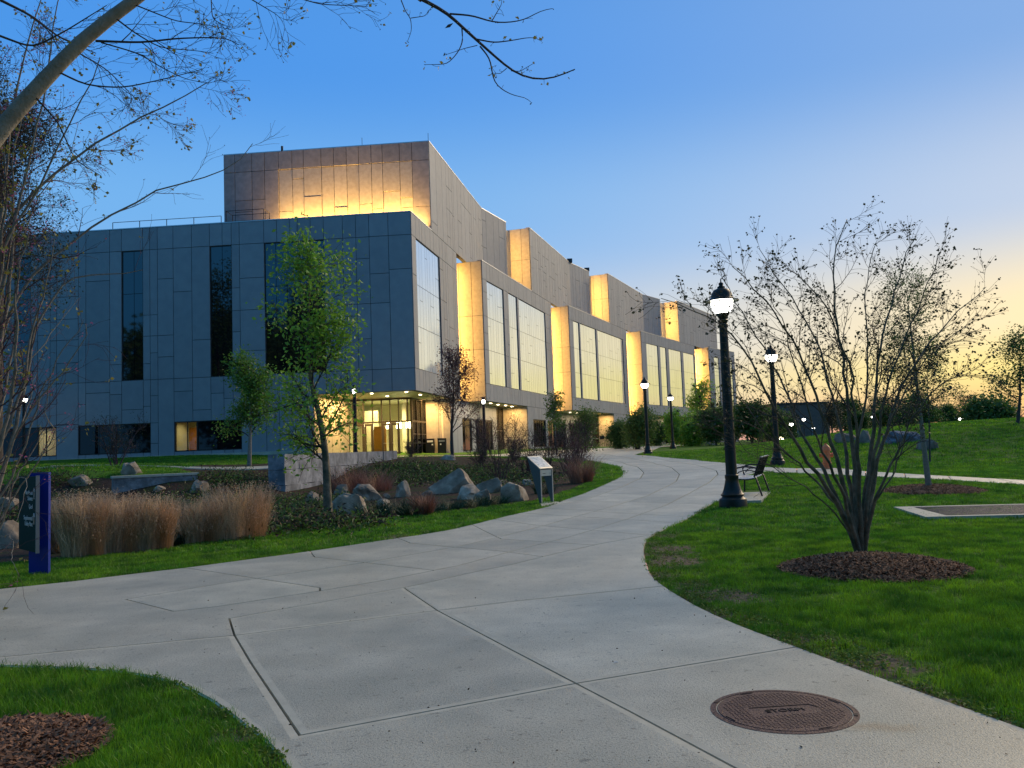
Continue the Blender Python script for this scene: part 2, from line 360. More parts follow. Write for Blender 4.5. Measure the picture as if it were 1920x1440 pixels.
BEDf = poly_px([(-250, 1068), (0, 1058), (93, 1050), (262, 1037), (350, 1022), (496, 1002), (560, 994), (693, 977), (860, 957), (960, 945), (1013, 937), (1043, 927), (1080, 915), (1101, 903), (1104, 890), (1094, 877), (1075, 869)])
BEDb = poly_px([(1040, 865), (980, 862)]) + [(-3.5, 53.5), (-13, 55), (-15, 42), (-12.5, 31)] + poly_px([(370, 890), (210, 896), (100, 897), (0, 910), (-250, 915)])
BED = BEDf + BEDb
def inside(P, X, Y):
    P = np.array(P); r = np.zeros(len(X), bool); j = len(P) - 1
    for i in range(len(P)):
        xi, yi = P[i]; xj, yj = P[j]
        c = ((yi > Y) != (yj > Y)) & (X < (xj - xi) * (Y - yi) / ((yj - yi) if yj != yi else 1e-9) + xi); r ^= c; j = i
    return r
cv = []; ce = []
def resample(P, closed, sp):
    out = []; n = len(P)
    for i in range(n if closed else n - 1):
        a = np.array(P[i]); b = np.array(P[(i + 1) % n]); L = np.linalg.norm(b - a); s = sp(a)
        k = max(1, int(L / s)); out += [tuple(a + (b - a) * q / k) for q in range(k)]
    if not closed: out.append(tuple(P[-1]))
    return out
spf = lambda a: max(.12, .03 * max(a[1], 0))
def chaikin(P):
    P = [np.array(p) for p in P]; out = [P[0]]
    for a, b in zip(P[:-1], P[1:]): out += [a * .75 + b * .25, a * .25 + b * .75]
    out.append(P[-1]); return [tuple(p) for p in out]
# smooth the curved edges
L_edge = chaikin(chaikin(L_edge)); R_nearS = R_near[:5] + chaikin(chaikin(R_near[4:])); corner = chaikin(chaikin(corner))
PATH = L_edge + far_edge + R_far + R_far2 + R_nearS + tail + corner + outl
def addpoly(P, closed=True, sp=spf):
    Q = resample(P, closed, sp); b = len(cv); cv.extend(Q); n = len(Q)
    for i in range(n if closed else n - 1): ce.append((b + i, b + (i + 1) % n))
    return Q
PATHq = addpoly(PATH); BEDq = addpoly(BED)
joints = [
 [(-60, 1236), (0, 1225), (200, 1196), (430, 1162), (757, 1104), (900, 1072), (960, 1060), (1040, 1040), (1130, 1020), (1215, 1005), (1240, 998)],
 [(-60, 1243), (0, 1235), (440, 1194), (820, 1147), (960, 1130), (1262, 1100)],
 [(423, 1158), (440, 1195), (470, 1245), (562, 1383), (564, 1386)],
 [(752, 1100), (820, 1146), (960, 1222), (1080, 1285), (1185, 1340), (1370, 1440), (1600, 1560), (1900, 1800)],
 [(480, 1401), (510, 1393), (562, 1383), (960, 1308), (1080, 1285), (1500, 1210)],
 [(-60, 1204), (0, 1195), (250, 1157), (410, 1139), (600, 1110), (720, 1090), (860, 1062), (960, 1035), (1060, 1010), (1180, 973), (1249, 948), (1292, 926), (1330, 905), (1346, 890), (1343, 883), (1319, 876), (1280, 868), (1240, 862), (1205, 857), (1180, 851)],
 [(-60, 1160), (0, 1152), (210, 1130), (440, 1092), (675, 1058), (860, 1026), (960, 1002), (1060, 975), (1150, 950), (1215, 930), (1254, 911), (1268, 903), (1274, 890), (1260, 878), (1224, 868), (1190, 861), (1150, 855), (1120, 849)],
 [(945, 969), (1000, 955), (1100, 937), (1170, 912), (1200, 898), (1207, 887), (1195, 876), (1168, 868), (1130, 861), (1090, 858)],
 [(140, 1102), (150, 1104), (335, 1151), (345, 1154)], [(345, 1065), (360, 1068), (600, 1104), (680, 1117), (700, 1119)], [(575, 1035), (590, 1046), (840, 1074)],
 [(735, 1010), (770, 1020), (940, 1035), (1045, 1049)], [(880, 985), (940, 1012), (1140, 1025)], [(930, 973), (1000, 985), (1215, 1004)],
 [(980, 961), (1189, 976), (1250, 982)], [(1010, 955), (1100, 958), (1165, 963), (1310, 969)], [(1060, 937), (1130, 941), (1262, 944), (1370, 946)], [(1100, 924), (1200, 928), (1300, 930), (1375, 926)],
 [(1125, 912), (1200, 916), (1380, 914)], [(1160, 896), (1270, 900), (1400, 893)], [(1165, 880), (1270, 884), (1350, 885), (1390, 872)], [(1135, 869), (1220, 869), (1310, 862)], [(1094, 862), (1150, 862), (1250, 857)], [(1095, 856), (1200, 855)],
 [(1430, 874), (1426, 889)], [(1494, 877), (1490, 890)], [(1574, 876), (1560, 893)], [(1623, 883), (1630, 895)], [(1700, 887), (1710, 899)], [(1790, 892), (1805, 904)], [(1880, 897), (1900, 910)],
]
JW = [poly_px(J) for J in joints] + [[(-8, 10.8), (-8, 8)], [(-5.6, 10), (-5.3, 7)], [(-1.5, 2.2), (4.8, 3.1), (9, 3.4)], [(-1, -.5), (9, -.5)], [(2.2, 3.0), (3.5, -4)], [(-13, 58.5), (-3, 59.5)], [(-9, 57), (-9, 62)], [(-5, 56), (-5, 62)], [(-3, 63), (2, 60)], [(-1, 68), (6.5, 64)], [(0, 73), (10, 70)], [(1, 79), (12, 75)], [(4.5, 86), (14, 82)], [(10, 93), (17, 90)]]
def seg_x(a, b, c, d):
    r = (b[0] - a[0], b[1] - a[1]); s = (d[0] - c[0], d[1] - c[1]); den = r[0] * s[1] - r[1] * s[0]
    if abs(den) < 1e-12: return None
    t = ((c[0] - a[0]) * s[1] - (c[1] - a[1]) * s[0]) / den; u = ((c[0] - a[0]) * r[1] - (c[1] - a[1]) * r[0]) / den
    return t if 0 <= t <= 1 and -.0001 <= u <= 1.0001 else None
def trim_start(J, others):
    best = None; acc = 0
    for i in range(len(J) - 1):
        L = math.dist(J[i], J[i + 1])
        if acc > 1.2: break
        for O in others:
            for k in range(len(O) - 1):
                t = seg_x(J[i], J[i + 1], O[k], O[k + 1])
                if t is not None and acc + t * L < .9 and (best is None or acc + t * L > best[0]): best = (acc + t * L, i, t)
        acc += L
    if best is None: return J
    _, i, t = best; a, b = J[i], J[i + 1]; p = (a[0] + (b[0] - a[0]) * t, a[1] + (b[1] - a[1]) * t)
    return [p] + J[i + 1:]
OUT = PATH + [PATH[0]]
for n in range(len(JW)):
    oth = JW[:n] + JW[n + 1:] + [OUT]
    J = trim_start([tuple(q) for q in JW[n]], oth); J = trim_start(J[::-1], oth)[::-1]; JW[n] = J
def near_on(p, O):
    best = (9, p)
    for a, b in zip(O[:-1], O[1:]):
        a = np.array(a); b = np.array(b); t = np.clip(((np.array(p) - a) @ (b - a)) / max((b - a) @ (b - a), 1e-9), 0, 1); q = a + (b - a) * t
        d = math.dist(p, q)
        if d < best[0]: best = (d, tuple(q))
    return best
PQ = np.array(PATHq)
for n, J in enumerate(JW):
    for i in range(len(J)):
        if i in (0, len(J) - 1):
            d = np.hypot(PQ[:, 0] - J[i][0], PQ[:, 1] - J[i][1]); k = int(d.argmin())
            if d[k] < .13 + .02 * abs(J[i][1] - 4): J[i] = tuple(PQ[k]); continue
        for m_, O in enumerate(JW):
            if m_ >= n: continue
            d, q = near_on(J[i], O)
            if d < .1:
                e = min(O, key=lambda w: math.dist(w, q)); J[i] = e if math.dist(e, q) < .15 else q; break
for J in JW: addpoly(J, False, lambda a: 40 if a[1] < 18 else max(.25, .05 * max(a[1], 0)))
# grid points
gx = []
def grid(x0, x1, y0, y1, s, excl=None):
    X, Y = np.meshgrid(np.arange(x0, x1, s), np.arange(y0, y1, s)); X = X.ravel(); Y = Y.ravel()
    X = X + rng0.uniform(-.2, .2, len(X)) * s; Y = Y + rng0.uniform(-.2, .2, len(Y)) * s
    if excl: 
        k = ~((X > excl[0]) & (X < excl[1]) & (Y > excl[2]) & (Y < excl[3])); X = X[k]; Y = Y[k]
    gx.append(np.c_[X, Y])
rng0 = np.random.default_rng(3)
grid(-13, 13, 2.5, 16, .4); grid(-26, 36, 16, 50, 1.0); grid(-60, 80, -10, 120, 3.2, (-26, 36, 2.5, 50)); grid(-420, 420, -40, 900, 34, (-60, 80, -10, 120))
GX = np.concatenate(gx); GX = GX[~(inside(PATHq, GX[:, 0], GX[:, 1]) & (GX[:, 1] < 18))]
cva = np.concatenate([np.array(PATHq), np.array(BEDq)] + [np.array(resample(J, False, lambda a: .12 if a[1] < 60 else .5)) for J in JW])
keep = np.ones(len(GX), bool)
for i in range(0, len(GX), 2000):
    d = ((GX[i:i + 2000, None] - cva[None, ::2]) ** 2).sum(2).min(1); lim = np.maximum(.08, .015 * np.maximum(GX[i:i + 2000, 1], 0)); keep[i:i + 2000] = d > lim ** 2
GX = GX[keep]
allv = [Vector(p) for p in cv] + [Vector(p) for p in GX.tolist()]
res = delaunay_2d_cdt(allv, ce, [], 0, 2e-3)
GV = np.array([(v.x, v.y) for v in res[0]]); GE = res[1]; GF = np.array([f for f in res[2] if len(f) == 3]); GO = res[4]
cons = set()
for e, o in zip(GE, GO):
    if len(o): cons.add((min(e), max(e)))
cen = GV[GF].mean(1)
inP = inside(PATHq, cen[:, 0], cen[:, 1]); inB = inside(BEDq, cen[:, 0], cen[:, 1]) & ~inP
GZ = gz(GV[:, 0], GV[:, 1])
DIRT = [(1255, 1030, .55), (1262, 1052, .5), (1245, 1005, .35), (1225, 1062, .25), (1365, 1120, .45), (1300, 1098, .25), (1640, 1245, .40), (1600, 1235, .25), (1230, 1040, .3), (750, 1007, .35), (480, 1370, .16), (430, 1330, .14), (350, 1285, .12), (520, 1420, .14), (1420, 1170, .2), (1540, 1205, .18)]
DIRT += [(1222, 1090, .16), (1290, 1124, .18), (1345, 1152, .2), (1450, 1198, .18), (1500, 1221, .16), (1580, 1255, .18), (1700, 1298, .16), (1770, 1322, .16), (1860, 1352, .15), (1213, 1020, .3), (1240, 1078, .3), (1325, 1118, .25)]
DC = [(gp(a, b)[:2], r) for a, b, r in DIRT]
def dirt(X, Y):
    o = np.zeros(len(X))
    for c, r in DC:
        d2 = ((X - c[0]) ** 2 + ((Y - c[1]) * .8) ** 2) / r ** 2; o = np.maximum(o, np.exp(-d2 * 1.4))
    return o
# lawn / bed material
def ground_mat(name, base):
    m = bpy.data.materials.new(name); m.use_nodes = True; t = m.node_tree; b = t.nodes['Principled BSDF']; b.inputs['Roughness'].default_value = .95; b.inputs['Specular IOR Level'].default_value = .15
    g = t.nodes.new('ShaderNodeNewGeometry')
    def noi(s, d=6):
        n = t.nodes.new('ShaderNodeTexNoise'); n.inputs['Scale'].default_value = s; n.inputs['Detail'].default_value = d; t.links.new(g.outputs['Position'], n.inputs['Vector']); return n.outputs[0]
    def rp(f, c1, c2, a=.35, bb=.65):
        n = t.nodes.new('ShaderNodeValToRGB'); n.color_ramp.elements[0].position = a; n.color_ramp.elements[1].position = bb; n.color_ramp.elements[0].color = (*c1, 1); n.color_ramp.elements[1].color = (*c2, 1); t.links.new(f, n.inputs[0]); return n.outputs[0]
    def mix(f, a, bb):
        n = t.nodes.new('ShaderNodeMix'); n.data_type = 'RGBA'; t.links.new(f, n.inputs[0]) if not isinstance(f, float) else setattr(n.inputs[0], 'default_value', f); t.links.new(a, n.inputs[6]); t.links.new(bb, n.inputs[7]); return n.outputs[2]
    if base == 'lawn':
        c = mix(rp(noi(.45), (0, 0, 0), (1, 1, 1), .4, .62), rp(noi(22), (.030, .10, .004), (.065, .17, .008)), rp(noi(16), (.045, .125, .006), (.085, .19, .012)))
        at = t.nodes.new('ShaderNodeAttribute'); at.attribute_name = 'dirt'; ad = t.nodes.new('ShaderNodeMath'); ad.operation = 'MULTIPLY_ADD'; t.links.new(noi(5), ad.inputs[0]); ad.inputs[1].default_value = .9; t.links.new(at.outputs['Fac'], ad.inputs[2])
        c = mix(rp(ad.outputs[0], (0, 0, 0), (1, 1, 1), .78, 1.0), c, rp(noi(9), (.10, .075, .045), (.22, .18, .11)))
    else:
        c = mix(rp(noi(1.2), (0, 0, 0), (1, 1, 1), .48, .62), rp(noi(14), (.025, .017, .012), (.075, .045, .03)), rp(noi(11), (.018, .03, .01), (.05, .06, .02)))
    t.links.new(c, b.inputs['Base Color'])
    bp = t.nodes.new('ShaderNodeBump'); bp.inputs['Strength'].default_value = .9; bp.inputs['Distance'].default_value = .06; t.links.new(noi(12, 8), bp.inputs['Height']); t.links.new(bp.outputs[0], b.inputs['Normal']); return m
LAWN = ground_mat('lawn soil and turf', 'lawn'); BEDM = ground_mat('planting bed mulch', 'bed')
gf = GF[~inP]; gm = np.where(inB[~inP], 1, 0)
ground = mesh_np('ground', np.c_[GV, GZ], gf, [LAWN, BEDM], smooth=True, midx=gm); tag(ground, kind='structure')
at = ground.data.attributes.new('dirt', 'FLOAT', 'POINT'); at.data.foreach_set('value', dirt(GV[:, 0], GV[:, 1]).astype(np.float32))
path = mesh_np('path', np.c_[GV, GZ - .05], GF[inP], [JNT]); tag(path, kind='structure')
# slabs by flood fill
pf = np.where(inP)[0]; par = {int(i): int(i) for i in pf}
def find(a):
    while par[a] != a: par[a] = par[par[a]]; a = par[a]
    return a
emap = {}
for fi in pf:
    a, b, c = GF[fi]
    for e in ((a, b), (b, c), (c, a)):
        k = (int(min(e)), int(max(e)))
        if k in cons: continue
        if k in emap: par[find(int(fi))] = find(emap[k])
        else: emap[k] = int(fi)
comp = {}
for fi in pf: comp.setdefault(find(int(fi)), []).append(int(fi))
def tri_area(f): a, b, c = GV[f]; return abs((b[0] - a[0]) * (c[1] - a[1]) - (b[1] - a[1]) * (c[0] - a[0])) / 2
for k, fl in comp.items():
    A_ = sum(tri_area(GF[i]) for i in fl)
    if A_ < .004: continue
    cnt = {}
    for i in fl:
        a, b, c = map(int, GF[i])
        if (GV[b][0] - GV[a][0]) * (GV[c][1] - GV[a][1]) - (GV[b][1] - GV[a][1]) * (GV[c][0] - GV[a][0]) < 0: b, c = c, b
        for e in ((a, b), (b, c), (c, a)): cnt[e] = 1
    bnd = [e for e in cnt if (e[1], e[0]) not in cnt]
    vs = sorted({int(v) for i in fl for v in GF[i]}); ix = {v: n for n, v in enumerate(vs)}
    off = {v: [] for v in vs}
    for a, b in bnd:
        d = GV[b] - GV[a]; L = np.linalg.norm(d) + 1e-9; nrm = np.array([-d[1], d[0]]) / L
        off[a].append(nrm); off[b].append(nrm)
    def ins(w):
        Q = GV[vs].copy()
        for v in vs:
            if off[v]:
                s = np.sum(off[v], 0); L = np.linalg.norm(s)
                if L < 1e-6: continue
                s = s / L; c = max(.45, float(s @ off[v][0])); Q[ix[v]] += s * w / c
        return Q
    yc = cen[fl].mean(0)[1]; gap = .007 + .0003 * max(yc, 0)
    Z = GZ[vs]; q0 = ins(gap); ed = min(.045, .1 * math.sqrt(A_)); q1 = ins(gap + ed)
    n = len(vs); V = np.concatenate([np.c_[q0, Z - .05], np.c_[q0, Z + .012], np.c_[q1, Z + .014]])
    Fs = []; mi = []
    for a, b in bnd:
        a, b = ix[a], ix[b]; Fs.append((a, b, b + n, a + n)); mi.append(1); Fs.append((a + n, b + n, b + 2 * n, a + 2 * n)); mi.append(1 if yc < 9 else 0)
    for i in fl:
        a, b, c = map(int, GF[i])
        if (GV[b][0] - GV[a][0]) * (GV[c][1] - GV[a][1]) - (GV[b][1] - GV[a][1]) * (GV[c][0] - GV[a][0]) < 0: b, c = c, b
        Fs.append((ix[a] + 2 * n, ix[b] + 2 * n, ix[c] + 2 * n)); mi.append(0)
    mesh_np('slab', V, Fs, [CONC, CONE], path, midx=mi)
# ================================================================= BUILDING
C0 = np.array([-7.05, 62.0]); AZL = 95.0
bld = thing('university_building', 'long grey panelled campus building stepping back in bays with glowing yellow reveals and tall windows', 'building', (C0[0], C0[1], 1.2))
rb = random.Random(7)
PAN = []     # (area in pixels, centre, dims, rz, material)
def dirv(azd): a = rad(azd); return np.array([math.sin(a), math.cos(a)])
def nrm(azd): a = rad(azd); return np.array([math.cos(a), -math.sin(a)])
def uz(px, py, a, azd):
    "photo pixel -> (distance along wall, height)"
    p = onp(px, py, a, azd); return float((p[:2] - np.array(a)) @ dirv(azd)), float(p[2])
backs = MB()
def wall(a, azd, L, z0, z1, holes=(), lines=(), m=None, colw=(.6, 2.1), panels=True, thick=.35, u0=0.0, split=.5, target=None):
    a = np.array(a, float); d = dirv(azd); n = nrm(azd); rz = math.atan2(d[1], d[0]); m = m or P_; tb = target or backs
    us = sorted({u0, L} | {u for h in holes for u in h[:2] if u0 < u < L}); zs = sorted({z0, z1} | {z for h in holes for z in h[2:] if z0 < z < z1})
    inh = lambda u, z: any(h[0] < u < h[1] and h[2] < z < h[3] for h in holes)
    for i in range(len(us) - 1):
        k = 0
        while k < len(zs) - 1:
            if inh((us[i] + us[i + 1]) / 2, (zs[k] + zs[k + 1]) / 2): k += 1; continue
            k2 = k
            while k2 < len(zs) - 1 and not inh((us[i] + us[i + 1]) / 2, (zs[k2] + zs[k2 + 1]) / 2): k2 += 1
            c = a + d * (us[i] + us[i + 1]) / 2 - n * (thick / 2 + .01)
            tb.box((c[0], c[1], (zs[k] + zs[k2]) / 2), (us[i + 1] - us[i], thick, zs[k2] - zs[k]), rz); k = k2
    if not panels: return
    G = .04
    for i in range(len(us) - 1):
        u = us[i]
        while u < us[i + 1] - .02:
            w = rb.choice((.6, 1.0, 1.0, 1.45, 1.45, 1.9)) if colw == (.6, 2.1) else rb.uniform(*colw)
            if us[i + 1] - (u + w) < colw[0] * .8: w = us[i + 1] - u
            cuts = {z0, z1} | {z for h in holes if h[0] < u + w / 2 < h[1] for z in h[2:] if z0 < z < z1}
            for q, pr in lines:
                if z0 + .3 < q < z1 - .3 and rb.random() < pr: cuts.add(q)
            cs = sorted(cuts)
            ex = []
            for q, q2 in zip(cs[:-1], cs[1:]):
                if q2 - q > 2.4 and rb.random() < split: ex.append(rb.uniform(q + .8, q2 - .8))
            cs = sorted(cs + ex)
            for q, q2 in zip(cs[:-1], cs[1:]):
                if inh(u + w / 2, (q + q2) / 2) or q2 - q < .05: continue
                c = a + d * (u + w / 2) + n * .012; zz = (q + q2) / 2
                v = np.array([c[0], c[1], zz - H0]); dist = np.linalg.norm(v); cosv = abs((v[:2] / dist) @ n)
                PAN.append((w * (q2 - q) * max(cosv, .02) * (F / dist) ** 2, (c[0], c[1], zz), (w - G, .05, q2 - q - G), rz, m))
            u += w
ZS, ZB, ZT, ZR, ZP = 5.95, 7.6, 17.5, 19.2, 26.55
LN = ((ZB, 1), (10.8, .35), (14.0, .35), (ZT, 1))
NP = [0]
def window(a, azd, u0, u1, z0, z1, rows, cw, gm, parent=bld, bar=.05, inset=.10, splitp=.3, jit=.3, label=None, mull=False):
    a = np.array(a, float); d = dirv(azd); n = nrm(azd); rz = math.atan2(d[1], d[0]); f = MB()
    def P(u, z, o=0.0): c = a + d * u - n * (inset + o); return (c[0], c[1], z)
    for (uu, w) in ((u0 + bar / 2, bar), (u1 - bar / 2, bar)): f.box(P(uu, (z0 + z1) / 2, -.01), (w, .12, z1 - z0), rz)
    for zz in (z0 + bar / 2, z1 - bar / 2): f.box(P((u0 + u1) / 2, zz, -.01), (u1 - u0 - 2 * bar, .12, bar), rz)
    f.box(P((u0 + u1) / 2, (z0 + z1) / 2, .08), (u1 - u0 - .01, .04, z1 - z0 - .01), rz) if gm is not MT['glass'] else None
    w = f.build('window', FRM if gm is not REFL else DK, parent)
    if label: w['label'] = label
    rws = sorted([z0 + bar] + [q for q in rows if z0 + .2 < q < z1 - .2] + [z1 - bar]); g = .035
    us = [u0 + bar]
    while us[-1] < u1 - bar - .01:
        q = us[-1] + rb.uniform(*cw)
        if u1 - bar - q < cw[0] * .7: q = u1 - bar
        us.append(q)
    cells = []
    for q, q2 in zip(rws[:-1], rws[1:]):
        for ua, ub in zip(us[:-1], us[1:]):
            if rb.random() < splitp: s = rb.uniform(q + .25 * (q2 - q), q2 - .25 * (q2 - q)); cells += [(ua, ub, q, s), (ua, ub, s, q2)]
            else: cells.append((ua, ub, q, q2))
    if mull:
        mm = MB()
        for ua in us[1:-1]: mm.box(P(ua, (z0 + z1) / 2, 0), (g * 1.6, .1, z1 - z0 - 2 * bar), rz)
        for q in rws[1:-1]: mm.box(P((u0 + u1) / 2, q, .003), (u1 - u0 - 2 * bar, .09, g * 1.6), rz)
        if mm.v: mm.build('mullion', FRM, w)
    for ua, ub, q, q2 in cells:
        NP[0] += 1
        c = P((ua + ub) / 2, (q + q2) / 2, 0); o = cubelet('pane', c, (ub - ua - g, .016, q2 - q - g), rz + rad(rb.gauss(0, jit * .5)), gm, w)
        o.rotation_euler[0] = rad(rb.gauss(0, jit * .25))
    return w
ROWS = (10.85, 14.0)
caps = MB()
def cap(a, azd, u0, u1, z, w=.5, h=.07):
    a = np.array(a, float); d = dirv(azd); n = nrm(azd); c = a + d * (u0 + u1) / 2 - n * (w / 2 - .06); caps.box((c[0], c[1], z + h / 2 + .002), (u1 - u0, w, h), math.atan2(d[1], d[0]))
strips = MB()      # the lit strip fittings
def area(name, loc, size, energy, target, color=(1, .53, .12)):
    L = bpy.data.lights.new(name, 'AREA'); L.shape = 'RECTANGLE'; L.size, L.size_y = size; L.energy = energy; L.color = color
    o = bpy.data.objects.new(name, L); col.objects.link(o); o.location = loc
    v = Vector(target) - Vector(loc); o.rotation_euler = v.to_track_quat('-Z', 'Y').to_euler(); L.spread = rad(150); return o
def vstrip(p, z0, z1, target, energy):
    "vertical strip light inside a slot, shining at target"
    o = area('slot_light', (p[0], p[1], (z0 + z1) / 2), (.12, z1 - z0), energy, (target[0], target[1], (z0 + z1) / 2))
    v = Vector((target[0] - p[0], target[1] - p[1], 0)).normalized(); X = Vector((0, 0, 1)).cross(-v * -1)
    zc = -v; yc = Vector((0, 0, 1)); xc = yc.cross(zc); o.rotation_euler = Matrix((xc, yc, zc)).transposed().to_euler()
    o.data.spread = rad(160)
# --- left (dark) facade, seen almost square on; runs left from the corner
LL = 62.0
AL = C0 - dirv(AZL) * LL                # left end
def lf(px, py): return uz(px, py, AL, AZL)
hol = []
def rect(x0, y0, x1, y1, fn=lf):
    u0, za = fn(x0, y0); u1, zb = fn(x1, y1); return [u0, u1, zb, za]
W_tall = [rect(-60, 480, -30, 725), rect(28, 500, 57, 722), rect(228, 473, 269, 713), rect(393, 461, 437, 705), rect(495, 455, 612, 700)]
for w in W_tall: w[2] = 7.6; w[3] = 17.5
W_low = [rect(-20, 806, 70, 858), rect(70, 803, 106, 855), rect(147, 797, 283, 860), rect(327, 790, 454, 853)]
for w in W_low: w[2] = 2.15; w[3] = 4.35
uR0 = lf(588, 745)[0]
holes = W_tall + W_low + [[uR0, LL + 1, 0, ZS]]
wall(AL, AZL, LL, 1.0, ZR, holes, ((ZB, 1), (4.35, .5), (ZS, .3), (10.9, .3), (12.5, .35), (ZT, 1)), colw=(.6, 2.1), split=.75)
for i, w in enumerate(W_tall): window(AL, AZL, w[0], w[1], w[2], w[3], (10.9, 14.2), (.8, 1.0), DGL, jit=.1, splitp=0, label='tall dark glass window slot')
window(AL, AZL, *W_low[0], (), (1.2, 1.8), DG2, jit=.1, splitp=0); window(AL, AZL, *W_low[2], (), (1.1, 1.6), DG2, jit=.1, splitp=0)
window(AL, AZL, *W_low[1], (), (.5, .9), MT['glass'], splitp=0, mull=True, bar=.07, label='small lit window with orange door behind')
wl = W_low[3]; um = wl[0] + (wl[1] - wl[0]) * .34
window(AL, AZL, wl[0], um, wl[2], wl[3], (), (.9, 1.0), MT['glass'], splitp=0, mull=True, bar=.07, label='lit window with orange door behind'); window(AL, AZL, um, wl[1], wl[2], wl[3], (), (1.1, 1.5), DG2, jit=.1, splitp=0)
cap(AL, AZL, 0, LL, ZR)
pl_ = MB(); dL = dirv(AZL); nL = nrm(AZL)
c = AL + dL * uR0 / 2 + nL * .1; pl_.box((c[0], c[1], 1.4), (uR0, .3, 1.0), math.atan2(dL[1], dL[0])); pl_.build('plinth', CONC, bld)
def room(u0, u1, z0, z1, dep, seed):
    r = MB(); rz = math.atan2(dL[1], dL[0])
    def C(u, o, z): q = AL + dL * u - nL * o; return (q[0], q[1], z)
    r.box(C((u0 + u1) / 2, dep, (z0 + z1) / 2), (u1 - u0, .1, z1 - z0), rz); r.box(C((u0 + u1) / 2, dep / 2 + .3, z0 - .05), (u1 - u0, dep, .1), rz); r.box(C((u0 + u1) / 2, dep / 2 + .3, z1 + .05), (u1 - u0, dep, .1), rz)
    for u in (u0, u1): r.box(C(u, dep / 2 + .3, (z0 + z1) / 2), (.1, dep, z1 - z0 + .2), rz)
    r.build('interior_wall', INW, bld)
    dm = MB(); dm.box(C(u0 + (u1 - u0) * .60 - .95, dep - .1, z0 + 1.1), (.95, .08, 2.2), rz); dm.build('interior_door', ORD, bld)
    q = C((u0 + u1) / 2, dep * .5, z1 - .05); area('room_light', q, (.5, .5), 26, (q[0], q[1], z0), (1, .74, .36))
room(W_low[1][0] - .4, W_low[1][1] + .4, 1.8, 4.6, 3.2, 0); room(wl[0] - .4, um + .2, 1.8, 4.6, 3.2, 1)
# --- tower wall above the corner block
T = np.array([-6.05, 67.6]); LTW = 17.2; AT = T - dirv(AZL) * LTW
nP = len(PAN)
wall(AT, AZL, LTW, ZR - .5, ZP, (), ((25.0, 1), (22.6, .25), (21.2, .2)), m=PG, colw=(.9, 1.5), split=.7)
for q_ in range(nP, len(PAN)):      # the surround stands proud of the recessed field, whose paler base boosts the uplight
    a_, c_, d_, r_, m_ = PAN[q_]; uu = float((np.array(c_[:2]) - AT) @ dirv(AZL)); n_ = nrm(AZL)
    if not (4.4 < uu < 15.9 and c_[2] < 25.0): PAN[q_] = (a_, (c_[0] + n_[0] * .04, c_[1] + n_[1] * .04, c_[2]), (d_[0], .13, d_[2]), r_, PT)
    else: o_ = rb.choice((0, 0, .03, .05)); PAN[q_] = (a_, (c_[0] + n_[0] * o_, c_[1] + n_[1] * o_, c_[2]), d_, r_, m_)
cap(AT, AZL, 0, LTW, ZP)
def uplight(L0, L1, e):
    c = AT + dL * (L0 + L1) / 2 + nL * .8; o = area('roof_uplight', (c[0], c[1], ZR - .25), (L1 - L0, .12), e, (c[0] - nL[0] * .45, c[1] - nL[1] * .45, ZR + 1.5)); 
    d3 = Vector((dL[0], dL[1], 0)); v = Vector((-nL[0] * .6, -nL[1] * .6, 1)).normalized(); zc = -v; xc = d3; yc = zc.cross(xc); o.rotation_euler = Matrix((xc, yc, zc)).transposed().to_euler(); o.data.spread = rad(140)
uplight(4.8, 16.7, 2500)
# left end of the tower
wall(AT + dirv(AZL - 90) * 14, 185, 14, ZR - .5, ZP, (), (), panels=False)
# --- plane of module 0 : corner block and tower flush
M = [dict(A=C0, az=10.0), dict(A=np.array([-2.46, 79.2]), az=16.75), dict(A=np.array([7.48, 107.1]), az=22.9), dict(A=np.array([20.65, 134.2]), az=29.46), dict(A=np.array([37.55, 161.4]), az=35.5)]
B_ = [T, np.array([2.6, 96.05]), np.array([14.63, 124.05]), np.array([30.0, 150.75])]
E_ = [np.array([-4.61, 75.78]), np.array([5.1, 104.36]), np.array([18.0, 132.04]), np.array([34.24, 158.23]), np.array([45.2, 172.1])]
F_ = [np.array([-2.55, 87.46]), np.array([8.42, 115.4]), np.array([22.54, 142.8]), np.array([41.76, 171.5])]
G_ = [np.array([-.05, 93.4]), np.array([11.71, 122.0]), np.array([26.46, 148.35]), None]
def ulen(k, p): return float((np.array(p) - M[k]['A']) @ dirv(M[k]['az']))
winpx = {0: [(780, 446, 823.6, 690)], 1: [(916, 528, 947, 721), (956, 552, 972, 735), (975, 560, 1024, 737)], 2: [(1076, 604, 1087, 748), (1089, 612, 1118, 750), (1121, 620, 1168, 755)], 3: [(1211.5, 650, 1233, 763), (1237, 650, 1248, 763), (1253, 655, 1276, 765), (1280, 660, 1300, 767)], 4: [(1337, 690, 1346, 740), (1367, 690, 1371, 740)]}
ends = {0: (588, 0), 1: 988.3, 2: 1150.8, 3: 1299}
GR = [(None), (988.3, 763.3), (1150.8, 779.0), (1299, 781.0)]
Sg = []
